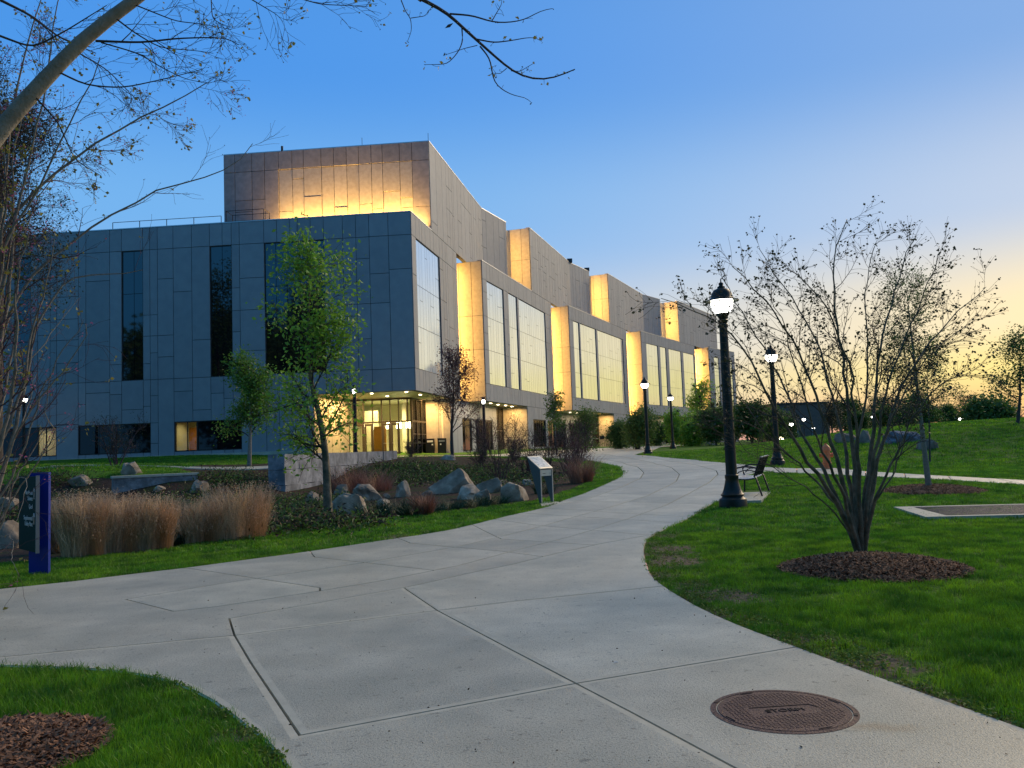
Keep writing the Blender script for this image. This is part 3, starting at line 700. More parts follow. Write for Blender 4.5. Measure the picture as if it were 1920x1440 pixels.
for k in range(5):
    A = M[k]['A']; az = M[k]['az']; LE = ulen(k, E_[k]); d = dirv(az); n = nrm(az)
    hs = []
    for (x0, y0, x1, y1) in winpx[k]:
        ua = uz(x0, (y0 + 600) / 2, A, az)[0]; ub = uz(x1, (y0 + 600) / 2 if k == 0 else 650, A, az)[0]; ua = uz(x0, 650, A, az)[0] if k else uz(x0 + 2.5, 580, A, az)[0]
        if k == 0: ub = uz(x1 + 2.5, 580, A, az)[0]
        hs.append((ua, ub, ZB, ZT))
    # mid block
    wall(A, az, LE, ZS, ZR, hs, LN, colw=(.6, 2.1))
    for h in hs: window(A, az, *h, ROWS, (.62, 1.0) if k < 2 else (.9, 1.5), REFL, jit=.22, splitp=.33 if k < 3 else .15, inset=.06, bar=.03)
    if k < 4:
        LB = ulen(k, B_[k]); LF = ulen(k, F_[k])
        wall(A, az, LF, ZR, ZP, (), ((22.5, .3), (24.5, .3)), colw=(.6, 2.1), u0=LB); cap(A, az, LB, LF, ZP); cap(A, az, 0, LB, ZR)
        if G_[k] is not None:
            azg = math.degrees(math.atan2(*(G_[k] - F_[k]))); LG = float(np.linalg.norm(G_[k] - F_[k]))
            wall(F_[k], azg, LG, ZR - 2, ZP, (), ((22.5, .3), (24.5, .3)), colw=(.6, 2.1)); cap(F_[k], azg, 0, LG, ZP)
            # inner back wall of the upper slot and its end
            gi = G_[k] - nrm(azg) * .9
            wall(gi - dirv(azg) * .2, azg, 5.0, ZR - 2, ZP - .25, (), (), m=P_, colw=(1, 1.5))
            # upper golden return of next module
            B1 = B_[k + 1]; az1 = M[k + 1]['az']; rt = B1 - nrm(az1) * 3.6
            wall(rt, az1 + 90, 3.6 - .02, ZR - 1.2, ZP - .02, (), ((22.9, 1),), m=PG, colw=(1.1, 1.5), split=0)
            q = G_[k] - nrm(az1) * .35 + dirv(az1) * .25; vstrip(q, ZR - .2, ZP - .4, B1 - nrm(az1) * 1.2, 330 + 170 * k)
    # end wall of mid block beside the slot
    if k < 4:
        wall(E_[k], az - 90, 7, ZS, ZR, (), (), panels=False)
        az1 = M[k + 1]['az']; A1 = M[k + 1]['A']; rt = A1 - nrm(az1) * 6.0
        wall(rt, az1 + 90, 6.0 - .02, ZS, ZR - .02, (), ((10.8, 1), (14.0, 1), (ZB, 0)), m=PG, colw=(1.15, 1.35), split=0)
        q = A1 - nrm(az1) * 3.2 - dirv(az1) * 1.2; vstrip(q, ZS + .2, ZR - .4, A1 - nrm(az1) * 1.2, 900 + 170 * k)
        # closing wall at the back of the slot
        bk = E_[k] - nrm(az) * 5.5; wall(bk, az, 7, ZS, ZR, (), (), panels=False)
# lower end block cap
cap(M[4]['A'], M[4]['az'], 0, ulen(4, E_[4]), ZR); wall(E_[4], M[4]['az'] - 90, 14, 1, ZR, (), LN)
wall(F_[3], M[3]['az'] - 90, 14, ZR, ZP, (), ())
# ground level : recesses, golden returns, flush walls
def lx(px, p, azd, z=3.5):
    py = 800
    for _ in range(8):
        P = onp(px, py, p, azd); py = proj([P[0], P[1], z])[1]
    return P[:2]
R0 = lx(588, C0, 95)
S = [None, onp(988.3, 763.3, M[1]['A'], M[1]['az'])[:2], onp(1150.8, 779, M[2]['A'], M[2]['az'])[:2], lx(1299, M[3]['A'], M[3]['az'])]
Q3 = lx(945, S[1], M[1]['az'] - 90)
Q1 = lx(845, Q3, 13); G1 = lx(654, R0, 9); G2 = lx(772, G1, 95); Q0 = lx(798, G2, 9.5)
def seg(a, b): v = np.array(b) - np.array(a); return math.degrees(math.atan2(v[0], v[1])), float(np.linalg.norm(v))
# entrance recess
az_, L_ = seg(R0, G1); wall(R0, az_, L_, .9, ZS, (), (), m=PG, colw=(1.6, 2.0), split=0)
az_, L_ = seg(Q0, Q1 + (Q1 - Q0) * .0); wall(Q0, az_, L_, .9, ZS, (), (), m=PG, colw=(1.1, 1.3), split=0)
azw, Lw = seg(Q1, Q3)
def wx(px, py): return uz(px, py, Q1, azw)[0]
lw = [(wx(867, 820), wx(885, 820), 1.35, 4.4), (wx(892, 820), wx(924, 820), 1.35, 4.4), (wx(932, 820), Lw - .05, 1.1, ZS - .05)]
wall(Q1, azw, Lw, .9, ZS, lw, ((4.4, .8),), colw=(1.3, 2.2), split=0)
for i, h in enumerate(lw): window(Q1, azw, *h, (3.4,) if i == 2 else (), (.9, 1.6), MT['glass'], splitp=0, mull=True, bar=.08)
for k in (1, 2, 3):
    az1 = M[k]['az']; Sk = S[k]; dep = 2.75 if k == 1 else 2.3
    rt = Sk - nrm(az1) * dep; wall(rt, az1 + 90, dep - .02, .9, ZS - .02, (), (), m=PG, colw=(1.1, 1.5), split=0)
    uS = ulen(k, Sk); LE = ulen(k, E_[k])
    hh = {1: [(uS + (LE - uS) * .18, uS + (LE - uS) * .62, 1.5, 4.6), (uS + (LE - uS) * .7, LE - .3, 1.5, 4.6)], 2: [(uS + .8, LE - .6, 1.4, 4.6)], 3: [(uS + .5, uS + 1.4, 1.4, 4.4)]}[k]
    wall(M[k]['A'], az1, LE, .9, ZS, hh, (), colw=(.6, 2.1), u0=uS, split=0)
    for h in hh: window(M[k]['A'], az1, *h, (), (.7, 1.3), MT['glass'], splitp=0, mull=True, bar=.08)
    wall(E_[k], az1 - 90, 3.2, .9, ZS, (), (), panels=False)
# recessed walls of modules 2, 3 and 4
for k, dep in ((2, 2.3), (3, 2.3)):
    pE = E_[k - 1] - nrm(M[k]['az']) * (dep + 1.6); pS = S[k] - nrm(M[k]['az']) * dep; azr, Lr = seg(pE, pS)
    hh = [(Lr * a, Lr * b, 1.3, 4.5) for a, b in ((.08, .30), (.36, .50), (.56, .70), (.76, .84))] + [(Lr * .89, Lr - .05, 1.1, ZS - .05)]
    wall(pE, azr, Lr, .9, ZS, hh, ((4.5, .8),), colw=(1.3, 2.2), split=0)
    for h in hh: window(pE, azr, *h, (), (.9, 1.6), MT['glass'], splitp=0, mull=True, bar=.09)
wall(M[4]['A'], M[4]['az'], ulen(4, E_[4]), .9, ZS, (), ())
# soffits (one slab below each bay) and downlights
sf = MB()
def hull(pts, z, t=.06): sf.prism([tuple(p) for p in pts], z, z + t)
n0 = nrm(10); hull([C0 - np.array([.3, -.3]) , C0 + dirv(10) * 13.7 - n0 * .3, C0 + dirv(10) * 13.7 - n0 * 9, R0 + dirv(10) * 13 - n0 * .5, R0 + nL * -.3][::-1], ZS + .005)
for k in (1, 2, 3):
    A = M[k]['A']; n = nrm(M[k]['az']); d = dirv(M[k]['az']); uS = ulen(k, S[k])
    hull([A - n * .35 + d * .3, S[k] - n * .35, S[k] - n * 6, A - n * 8 + d * .3][::-1], ZS + .005)
sf.build('soffit', SOF, bld)
def dl(p, z, e=0, r=.11):
    b = MB(); b.lathe([(r, 0), (r, -.03)], (p[0], p[1], z), 10); b.build('downlight', GLOW, bld)
for px, py in ((697, 737.5), (726, 742.5), (762, 734.5), (788, 739.8), (752, 748), (693, 750)):
    p = at_z(px, py, ZS); dl(p, ZS - .005)
for k, pxs in ((1, ((920, 756), (934, 758.5), (948, 760), (960, 762))), (2, ((1069, 773), (1081, 774), (1092, 774.5), (1132, 778))), (3, ((1219, 783), (1232, 784), (1243, 784), (1250, 784.5)))):
    for px, py in pxs: p = at_z(px, py, ZS); dl(p, ZS - .005, r=.13)
def down(p, size, e, rz=0, c=(1, .57, .18)):
    o = area('soffit_light', (p[0], p[1], ZS - .08), size, e, (p[0], p[1], 0), c); o.rotation_euler = (0, 0, rz); o.data.spread = rad(170)
pm = (R0 + G1) / 2 + dirv(95) * 1.0; down(pm, (.8, 5), 620, rad(-10))
down((G1 + G2) / 2 + dirv(10) * -2.4, (4, .6), 260, 0, (1, .60, .2)); down((Q0 + Q1) / 2 - dirv(10) * 1.6, (1.6, .6), 380); down(Q1 * .75 + Q3 * .25 + nrm(14) * 1.3, (.5, 6), 150, rad(-13), (1, .74, .46)); down(Q1 * .3 + Q3 * .7 + nrm(14) * 1.3, (.5, 6), 200, rad(-13), (1, .70, .36))
p = S[1] - nrm(M[1]['az']) * 1.3 - dirv(M[1]['az']) * 1.2; down(p, (.8, .5), 170)
for k in (2, 3):
    c1 = S[k] - nrm(M[k]['az']) * 1.2 - dirv(M[k]['az']) * 1.4; down(c1, (.8, .5), 200)
    c2 = S[k] - nrm(M[k]['az']) * 1.6 - dirv(M[k]['az']) * 8; down(c2, (.6, 9), 260, rad(-M[k]['az']), (1, .70, .38))
# entrance vestibule of glass: one front, one side
def vest(a, b, cols, zt=ZS - .05, doors=()):
    azv, L = seg(a, b); d = dirv(azv); n = nrm(azv); rz = math.atan2(d[1], d[0]); fr = MB()
    def P(u, z, o=0): q = np.array(a) + d * u + n * o; return (q[0], q[1], z)
    z0 = 1.22; zh = 4.0
    for i, u in enumerate(cols): fr.box(P(u * L, (z0 + zt) / 2), (.09 if 0 < i < len(cols) - 1 else .12, .16, zt - z0), rz)
    for z, h in ((z0 + .04, .1), (zh, .14), (zt - .06, .12)): fr.box(P(L / 2, z, .003), (L, .15, h), rz)
    if not doors: fr.box(P(L / 2, 2.2, 0), (L, .1, .05), rz); fr.box(P(L / 2, 2.95, 0), (L, .1, .05), rz)
    w = fr.build('curtain_wall', FRM, bld)
    for u, v in zip(cols[:-1], cols[1:]):
        for za, zb in ((z0 + .1, zh - .08), (zh + .08, zt - .13)):
            cubelet('pane', P((u + v) / 2 * L, (za + zb) / 2), ((v - u) * L - .11, .02, zb - za), rz, MT['glass'], w)
    for u, v in doors:
        db = MB(); w_ = (v - u) * L
        for uu in (u * L + .06, v * L - .06): db.box(P(uu, (z0 + zh) / 2, .06), (.13, .07, zh - z0 - .2), rz)
        for zz, h in ((z0 + .2, .22), (zh - .2, .16)): db.box(P((u + v) / 2 * L, zz, .06), (w_ - .24, .07, h), rz)
        dd = db.build('door', FRM, bld); hb = MB(); hb.box(P((u + v) / 2 * L, z0 + 1.05, .16), (w_ - .2, .04, .05), rz); hb.box(P(v * L - .16, z0 + 1.1, .2), (.03, .03, .5), rz); hb.build('handle', STEEL, dd)
vest(G1, G2, (0, .075, .24, .385, .53, .665, .80, .94, 1.0), doors=((.10, .24), (.26, .38), (.54, .66), (.68, .80)))
vest(G2, Q0, (0, .33, .66, 1.0))
iv = MB(); azf, Lf = seg(G1, G2); df = dirv(azf); nf = nrm(azf); rzf = math.atan2(df[1], df[0])
def I(u, o, z): q = G1 + df * u - nf * o; return (q[0], q[1], z)
iv.box(I(Lf / 2, 9, 3.5), (Lf + 3, .2, 5.2), rzf); iv.box(I(-1.6, 4.5, 3.5), (.2, 9, 5.2), rzf); iv.box(I(Lf / 2, 4.5, ZS - .02), (Lf + 3, 9, .08), rzf); iv.box(I(Lf / 2, 4.6, 1.15), (Lf + 3, 9, .1), rzf)
iv.box(I(Lf + 1.7, 6.9, 3.5), (.2, 4.6, 5.2), rzf)
iv.build('interior_wall', INW, bld)
ib = MB(); ib.box(I(Lf * .34, 3.2, 2.5), (1.1, .1, 2.5), rzf); ib.build('interior_door', ORD, bld)
ic = MB(); ic.box(I(Lf * .64, 6, 3.6), (.35, .35, 4.8), rzf); ic.box(I(Lf * .12, 5, 3.2), (1.2, .2, 4.0), rzf); ic.build('interior_column', SOF, bld)
for u in (.45, .62, .78): 
    pb = MB(); pb.lathe([(.04, .5), (.22, .45), (.25, 0), (.2, -.05)], I(Lf * u, 4.2, 3.6), 12); pb.build('pendant_lamp', GLOW, bld)
for u, e in ((.25, 480), (.75, 520)): q = I(Lf * u, 4, ZS - .2); area('lobby_light', q, (2, 2), e, (q[0], q[1], 0), (1, .72, .30))
# lobby behind the ground floor windows
lb = MB()
for a, b, off in ((Q1, Q3, 3.0), (E_[1] - nrm(20) * 4, S[2] - nrm(22) * 2.3, 3.0), (E_[2] - nrm(25) * 4, S[3] - nrm(29) * 2.3, 3.0), (S[1], E_[1], 3.0), (S[2], E_[2], 3.0)):
    azq, Lq = seg(a, b); dq = dirv(azq); nq = nrm(azq); c = (np.array(a) + b) / 2 - nq * off; rzq = math.atan2(dq[1], dq[0])
    lb.box((c[0], c[1], 3.5), (Lq + 1, .15, 5), rzq); c2 = (np.array(a) + b) / 2 - nq * off / 2 - nq * .2; lb.box((c2[0], c2[1], 1.05), (Lq, off, .1), rzq); lb.box((c2[0], c2[1], 5.2), (Lq, off, .1), rzq)
    ql = area('lobby_light', (c2[0], c2[1], 5.1), (Lq * .8, .4), 16 * Lq, (c2[0], c2[1], 0), (1, .72, .30)); ql.rotation_euler = (0, 0, rzq)
    nc = int(Lq / 1.3)
    for i in range(nc):
        q = np.array(a) + dq * Lq * (i + .5 + rb.uniform(-.3, .3)) / nc - nq * .5
        cb = MB(); cb.box((q[0], q[1], 2.9), (rb.uniform(.15, .5), .06, 3.2), rzq); cb.build('curtain', mat('olive curtain', (.10, .11, .04), (.20, .19, .08), scale=6, rough=.9), bld)
lb.build('interior_wall', INW, bld)
# lit poster in the ground floor window
pw = M[1]['A'] + dirv(M[1]['az']) * (ulen(1, S[1]) + 2.6) - nrm(M[1]['az']) * .25
def poster():
    m = bpy.data.materials.new('lit pink poster'); m.use_nodes = True; t = m.node_tree; b = t.nodes['Principled BSDF']
    tcx = t.nodes.new('ShaderNodeTexCoord'); mp = t.nodes.new('ShaderNodeMapping'); t.links.new(tcx.outputs['Generated'], mp.inputs[0]); mp.inputs['Location'].default_value = (-.5, 0, -.5)
    ln = t.nodes.new('ShaderNodeVectorMath'); ln.operation = 'LENGTH'; t.links.new(mp.outputs[0], ln.inputs[0])
    wv = t.nodes.new('ShaderNodeMath'); wv.operation = 'SINE'; mu = t.nodes.new('ShaderNodeMath'); mu.operation = 'MULTIPLY'; mu.inputs[1].default_value = 26; t.links.new(ln.outputs['Value'], mu.inputs[0]); t.links.new(mu.outputs[0], wv.inputs[0])
    r = t.nodes.new('ShaderNodeValToRGB'); r.color_ramp.elements[0].color = (.9, .5, .42, 1); r.color_ramp.elements[1].color = (.55, .06, .04, 1); r.color_ramp.elements[0].position = .3; t.links.new(wv.outputs[0], r.inputs[0])
    t.links.new(r.outputs[0], b.inputs['Base Color']); t.links.new(r.outputs[0], b.inputs['Emission Color']); b.inputs['Emission Strength'].default_value = 1.0; return m
pb = MB(); d1 = dirv(M[1]['az']); pb.box((0, 0, 0), (3.4, .04, 1.5)); po = pb.build('lit_poster', poster(), bld, local=True); po.location = (pw[0] - C0[0], pw[1] - C0[1], 3.75 - 1.2); po.rotation_euler = (0, 0, math.atan2(d1[1], d1[0]))
po['label'] = 'pink and white lit poster in window'
# roofs
rf = MB()
def roofpoly(pts, z): rf.prism([tuple(p) for p in pts], z - .3, z)
roofpoly([AL - nL * .3, C0 - nL * .3 - nrm(10) * .3, C0 + dirv(10) * 13.7 - nrm(10) * .3, C0 + dirv(10) * 13.7 - nrm(10) * 50, AL + dirv(10) * 14], ZR - .55)
roofpoly([T - nL * .3 - nrm(10) * .3, F_[0] - nrm(10) * .3, G_[0] - nrm(20) * 1.5, G_[0] - nrm(20) * 12, AT + dirv(10) * 24, AT - nL * .3], ZP - .5)
for k in (1, 2, 3):
    n = nrm(M[k]['az']); roofpoly([M[k]['A'] - n * .3 + dirv(M[k]['az']) * .3, E_[k] - n * .3, E_[k] - n * 12, M[k]['A'] - n * 12], ZR - .4)
    roofpoly([B_[k] - n * .3 + dirv(M[k]['az']) * .3, F_[k] - n * .3, (G_[k] if G_[k] is not None else F_[k]) - n * 1.5, (G_[k] if G_[k] is not None else F_[k]) - n * 12, B_[k] - n * 12], ZP - .5)
rf.build('roof', DK, bld)
backs.build('wall', JB, bld); caps.build('parapet_cap', CAP, bld)
# roof railing and hatch frame
def railing(pts, z0, h=1.05):
    r = MB()
    for p in pts: r.tube([(p[0], p[1], z0), (p[0], p[1], z0 + h)], .03, 5)
    for zz in (h, h * .5): r.tube([(p[0], p[1], z0 + zz) for p in pts], .025, 5)
    return r
rp = [AL + dL * u - nL * 1.6 for u in np.arange(38, 47.1, 2.2)] ; railing(rp, ZR - .3, 1.35).build('roof_railing', BLK, bld)
q0 = AL + dL * 47.2 - nL * 1.6; q1 = AL + dL * 50.2 - nL * 1.6
railing([q0, q1, q1 - nL * 1.2, q0 - nL * 1.2, q0], ZR - .3, 1.7).build('roof_ladder_cage', BLK, bld)
for px in (529, 679, 803): 
    p = lx(px, AT, AZL, ZP); a_ = MB(); a_.tube([(p[0], p[1], ZP), (p[0], p[1], ZP + (.45 if px == 529 else .7))], .1 if px == 529 else .02, 6); a_.build('roof_vent' if px == 529 else 'lightning_rod', BLK, bld)
for p in (F_[1] + dirv(20) * .3, G_[1] - nrm(24) * .3): a_ = MB(); a_.box((p[0], p[1], ZP + .3), (.7, .7, .5)); a_.build('roof_vent', BLK, bld)
# panels: largest 300 one by one, the rest joined
PAN.sort(key=lambda p: -p[0])
for a, c, d, rz, m in PAN[:300]: cubelet('panel', c, d, rz, m, bld)
rest = {}
for p in PAN[300:]: rest.setdefault(p[4].name, []).append(p)
for nm, L in rest.items():
    b = MB()
    for a, c, d, rz, m in L: b.box(c, d, rz)
    o = b.build('panel', L[0][4], bld); o['kind'] = 'stuff'
print('PANELS', len(PAN), 'panes', NP[0])
# ================================================================= STREET FURNITURE
def base_at(px, py, Y=None):
    p = gp(px, py) if Y is None else at_d(px, py, Y)
    return np.array([p[0], p[1], g1(p[0], p[1])])
# --- lamps
def make_lamp():
    t = thing('street_lamp', '', 'lamp')
    b = MB(); b.lathe([(.30, 0), (.30, .13), (.285, .19), (.235, .225), (.225, .25), (.25, .265), (.25, .29), (.215, .32), (.185, .40), (.155, .52), (.135, .62), (.145, .64), (.145, .70), (.125, .72)], n=28); b.build('base', LMP, t, True)
    s = MB(); s.lathe([(.12, .72), (.112, 1.6), (.10, 2.9), (.088, 3.93)], n=24); s.build('shaft', LMP, t, True)
    c = MB(); c.lathe([(.088, 3.93), (.105, 3.95), (.105, 3.99), (.085, 4.01), (.10, 4.05), (.115, 4.08), (.08, 4.11), (.09, 4.14), (.135, 4.20), (.15, 4.235), (.11, 4.25)], n=24); c.build('collar', LMP, t, True)
    g = MB(); g.lathe([(.10, 4.24), (.16, 4.27), (.205, 4.34), (.232, 4.44), (.235, 4.52), (.20, 4.53)], n=28); g.build('globe', GLOBE, t, True)
    h = MB(); h.lathe([(.21, 4.525), (.37, 4.505), (.37, 4.52), (.27, 4.56), (.235, 4.60), (.22, 4.68), (.17, 4.755), (.10, 4.79), (.085, 4.80), (.085, 4.83), (.05, 4.85), (.045, 4.87)], n=32); h.build('hood', LMP, t, True)
    f = MB(); f.lathe([(.03, 4.86), (.055, 4.885), (.05, 4.915), (.015, 4.935), (.012, 5.0), (.003, 5.02)], n=14); f.build('finial', LMP, t, True)
    return t
lamp0 = make_lamp(); LG = 'dark green globe lamps along the paths'
for i, (px, py, Y, s, lab) in enumerate(((1375, 952, 18.6, 1, 'nearest and tallest dark green lamp post with lit globe, in front of the bench'), (1458, 870, 35.0, 1, 'lit globe lamp post on the lawn beyond the crossing path, behind the bench'), (1215, 851, 54.5, 1, 'lit globe lamp post at the lawn tip beside the curving path'), (1262, 842, 75, 1, 'farthest lit globe lamp post, rising before the round green trees by the building'), (44, 856, 60, 1, 'lit globe lamp post half hidden by branches at the left of the building'))):
    p = at_d(px, py, Y); z = g1(p[0], p[1]); o = lamp0 if i == 0 else copy_tree(lamp0); o.location = (p[0], p[1], z - .01); o['label'] = lab; o['group'] = LG
# --- slim square lamps at the entrance
def make_slim():
    t = thing('slim_lamp', '', 'lamp'); b = MB(); b.lathe([(.10, 0), (.10, 3.9), (.08, 3.92)], n=14); b.build('post', BLK, t, True)
    g = MB(); g.lathe([(.07, 3.92), (.11, 4.0), (.11, 4.15), (.07, 4.2)], n=14); g.build('lens', GLOBE, t, True)
    h = MB(); h.lathe([(.12, 4.2), (.12, 4.42), (.09, 4.44)], n=14); h.build('cap', BLK, t, True); return t
sl = make_slim()
for i, (px, Y, s, lab) in enumerate(((666, 48, 1.0, 'slim black lamp post with small bright lens in front of the glass entrance'), (908, 58, .95, 'slim black lamp post with small bright lens beside the purple tree'))):
    p = at_d(px, 800, Y); o = sl if i == 0 else copy_tree(sl); o.location = (p[0], p[1], g1(p[0], p[1])); o['label'] = lab; o['group'] = 'slim lamps by the entrance'
    top = proj([p[0], p[1], g1(p[0], p[1]) + 4.44]); 
    want = {0: 722, 1: 744}[i]; zt = at_d(px, want, Y)[2] - g1(p[0], p[1]); o.scale = (1, 1, zt / 4.44)
# --- bench
def slab_thing(name, poly, z1, m, label=None, cat=None, kind=None, dz=.06):
    b = MB(); b.prism(poly, z1 - dz, z1, 0); o = b.build(name, m); 
    if kind: o['kind'] = kind
    if label: tag(o, label, cat)
    return o
pad = [tuple(gp(*q)[:2]) for q in ((1448, 919.5), (1428, 944), (1366, 946), (1384, 919))]
pz = np.mean([g1(*q) for q in pad]); 
def ccw(P): 
    a = sum(P[i][0] * P[(i + 1) % len(P)][1] - P[(i + 1) % len(P)][0] * P[i][1] for i in range(len(P))); return P if a > 0 else P[::-1]
slab_thing('concrete_pad', ccw(pad), pz + .03, CONC, kind='structure')
bn = gp(1421, 934); bf = gp(1436, 920); bn[2] = bf[2] = pz + .03
ax = bf - bn; LB_ = min(float(np.linalg.norm(ax[:2])), 2.0); ang = math.atan2(ax[1], ax[0])
bench = thing('park_bench', 'black metal slatted bench with curved arms on a concrete pad behind the near lamp post', 'bench', bn, ang)
def bm_():     # local: x along the bench from the near end, y towards the seat front
    fr = []
    for x in (0.05, LB_ - .05):
        b = MB(); b.tube([(x, -.10, 0), (x, .02, .42), (x, .06, .47), (x, -.02, .70), (x, -.12, .92)], .022, 8); b.build('rear_leg', BLK, bench, True, local=True)
        b = MB(); b.tube([(x, .52, 0), (x, .50, .40), (x, .47, .44)], .022, 8); b.build('front_leg', BLK, bench, True, local=True)
        b = MB(); b.tube([(x, -.02, .66), (x, .12, .70), (x, .30, .71), (x, .46, .68), (x, .54, .60), (x, .52, .50), (x, .49, .42)], .02, 8); b.tube([(x, .0, .58), (x, .15, .62), (x, .30, .62), (x, .42, .58), (x, .47, .50)], .014, 6); b.build('armrest', BLK, bench, True, local=True)
        b = MB(); b.tube([(x, .06, .42), (x, .25, .395), (x, .48, .42)], .018, 6); b.build('seat_rail', BLK, bench, True, local=True)
    for i in range(7): b = MB(); y = .07 + i * .068; b.box((LB_ / 2, y, .435 - .02 * math.sin(i / 6 * math.pi)), (LB_ - .04, .052, .014)); b.build('slat', SLAT, bench, local=True)
    for i in range(9): b = MB(); f = i / 8; b.box((LB_ / 2, .035 - .145 * f, .50 + .40 * f), (LB_ - .04, .012, .03)); b.build('slat', BLK, bench, local=True)
    b = MB()
    for i in range(14): x = .1 + i * (LB_ - .2) / 13; b.tube([(x, .03, .48), (x, -.12, .91)], .009, 5)
    o = b.build('back_bars', BLK, bench, local=True); o['kind'] = 'stuff'
    b = MB(); b.box((LB_ / 2, -.125, .93), (LB_, .05, .02)); b.build('top_rail', SLAT, bench, local=True)
bm_()
# --- hydrant
hp = base_at(1551, 879.5); hs_ = (880 - 832) * hp[1] / F / .80
hyd = thing('fire_hydrant', 'orange fire hydrant standing beside the crossing path, seen through the bare tree stems', 'hydrant', hp)
b = MB(); b.lathe([(.16, 0), (.16, .04), (.11, .05), (.11, .16), (.14, .17), (.14, .21), (.115, .22), (.115, .55), (.145, .56), (.145, .60)], n=20); o = b.build('barrel', ORG, hyd, True, local=True)
b = MB(); b.lathe([(.145, .60), (.13, .66), (.08, .73), (.05, .75), (.035, .76), (.035, .80)], n=20); b.build('bonnet', ORG, hyd, True, local=True)
for a in (0, 90, 180):
    b = MB(); c, s_ = math.cos(rad(a)), math.sin(rad(a)); b.tube([(c * .08, s_ * .08, .43), (c * .17, s_ * .17, .43), (c * .171, s_ * .171, .43), (c * .20, s_ * .20, .43)], [.055, .055, .07, .07], 12)
    b.add([(c * .20 + 0, s_ * .2, .43)], []); b.build('outlet_cap', ORG, hyd, True, local=True)
hyd.scale = (hs_, hs_, hs_)
# --- interpretive panel
q1 = gp(1015, 945.5); q2 = gp(1038, 942.5); az_i = math.atan2(q2[1] - q1[1], q2[0] - q1[0]); Wi = float(np.hypot(*(q2 - q1)[:2]))
ip = thing('information_lectern', 'angled steel information lectern with pale map panel beside the path', 'information panel', (q1[0], q1[1], g1(q1[0], q1[1])), az_i)
hF, hB, dB = .84, 1.14, .40
for x in (0, Wi - .03):
    b = MB(); b.add([(x, 0, 0), (x, .05, 0), (x, dB, hB), (x, 0, hF), (x + .03, 0, 0), (x + .03, .05, 0), (x + .03, dB, hB), (x + .03, 0, hF)], [(0, 1, 2, 3), (7, 6, 5, 4), (0, 4, 5, 1), (1, 5, 6, 2), (2, 6, 7, 3), (3, 7, 4, 0)]); b.build('leg', mat('grey side plate', (.12, .125, .12), rough=.45, metal=.4), ip, local=True)
    b = MB(); b.box((x + .015, -.006, hF / 2), (.034, .012, hF)); b.build('edge_strip', STEEL, ip, local=True)
def mapmat():
    m = mat('pale map print', (.42, .50, .52), (.62, .66, .64), scale=9, rough=.25, c3=(.28, .36, .36), s3=14, detail=8, coat=.4); return m
sl_ = math.atan2(hB - hF, dB); Ls = math.hypot(dB, hB - hF)
b = MB(); b.box((Wi / 2, dB / 2, (hF + hB) / 2 + .02), (Wi + .02, Ls, .025), rx=sl_); b.build('top_frame', STEEL, ip, local=True)
b = MB(); b.box((Wi / 2, dB / 2, (hF + hB) / 2 + .036), (Wi - .05, Ls - .08, .006), rx=sl_); b.build('map_print', mapmat(), ip, local=True)
b = MB(); b.box((Wi / 2, .01, hF - .085), (Wi - .08, .015, .15)); b.build('front_plate', mat('cream plate', (.50, .47, .36), (.56, .53, .42), rough=.5), ip, local=True)
for x, w in ((Wi * .32, .10), (Wi * .80, .03)):
    b = MB(); b.box((x, -.0005, hF - .10), (w, .004, .012)); b.build('printed_line', BLK, ip, local=True)
b = MB(); b.box((Wi / 2, .05, hF - .10), (Wi - .07, .02, .10)); b.build('crossbar', BLK, ip, local=True)
slab_thing('concrete_footing', ccw([tuple(gp(*q)[:2]) for q in ((1016, 951), (1012, 944), (1040, 940), (1050, 943.5))]), g1(q1[0], q1[1]) + .025, CONE, kind='structure')
# --- wayfinding sign
sp_ = gp(72, 1076); Ys = sp_[1]; wpx = Ys / F
sg = thing('wayfinding_sign', 'deep blue sign post with a dark green direction panel at the left path edge', 'sign', (sp_[0], sp_[1], 0))
b = MB(); b.box((0, .03, .70), (36 * wpx, .06, 1.40)); b.build('post', BLUE, sg, local=True)
ye = Ys - .35; pe = at_d(70, 964, ye) - sp_; zt = at_d(70, 893, ye)[2]; zb = at_d(70, 1036, ye)[2]
pf_ = at_d(38, 964, Ys + .30) - sp_
b = MB(); v = np.array([pf_[0] - pe[0], pf_[1] - pe[1]]); Lp = float(np.linalg.norm(v)); angp = math.atan2(v[1], v[0]); 
b.box((pe[0] + v[0] / 2, pe[1] + v[1] / 2, (zt + zb) / 2), (Lp, .035, zt - zb), angp); b.build('sign_panel', DGRN, sg, local=True)
b = MB(); b.box((pe[0] - v[0] / Lp * .012, pe[1] - v[1] / Lp * .012, (zt + zb) / 2), (.022, .045, zt - zb + .02), angp); b.build('edge_trim', mat('grey trim', (.20, .20, .19), rough=.5), sg, local=True)
b = MB(); b.tube([(pe[0] + v[0] * .15, pe[1] + v[1] * .15, zt - .1), (0, 0, zt - .1)], .02, 6); b.build('bracket', BLUE, sg, local=True)
b = MB(); b.tube([(pe[0] + v[0] * .15, pe[1] + v[1] * .15, zb + .08), (0, 0, zb + .08)], .02, 6); b.build('bracket', BLUE, sg, local=True)
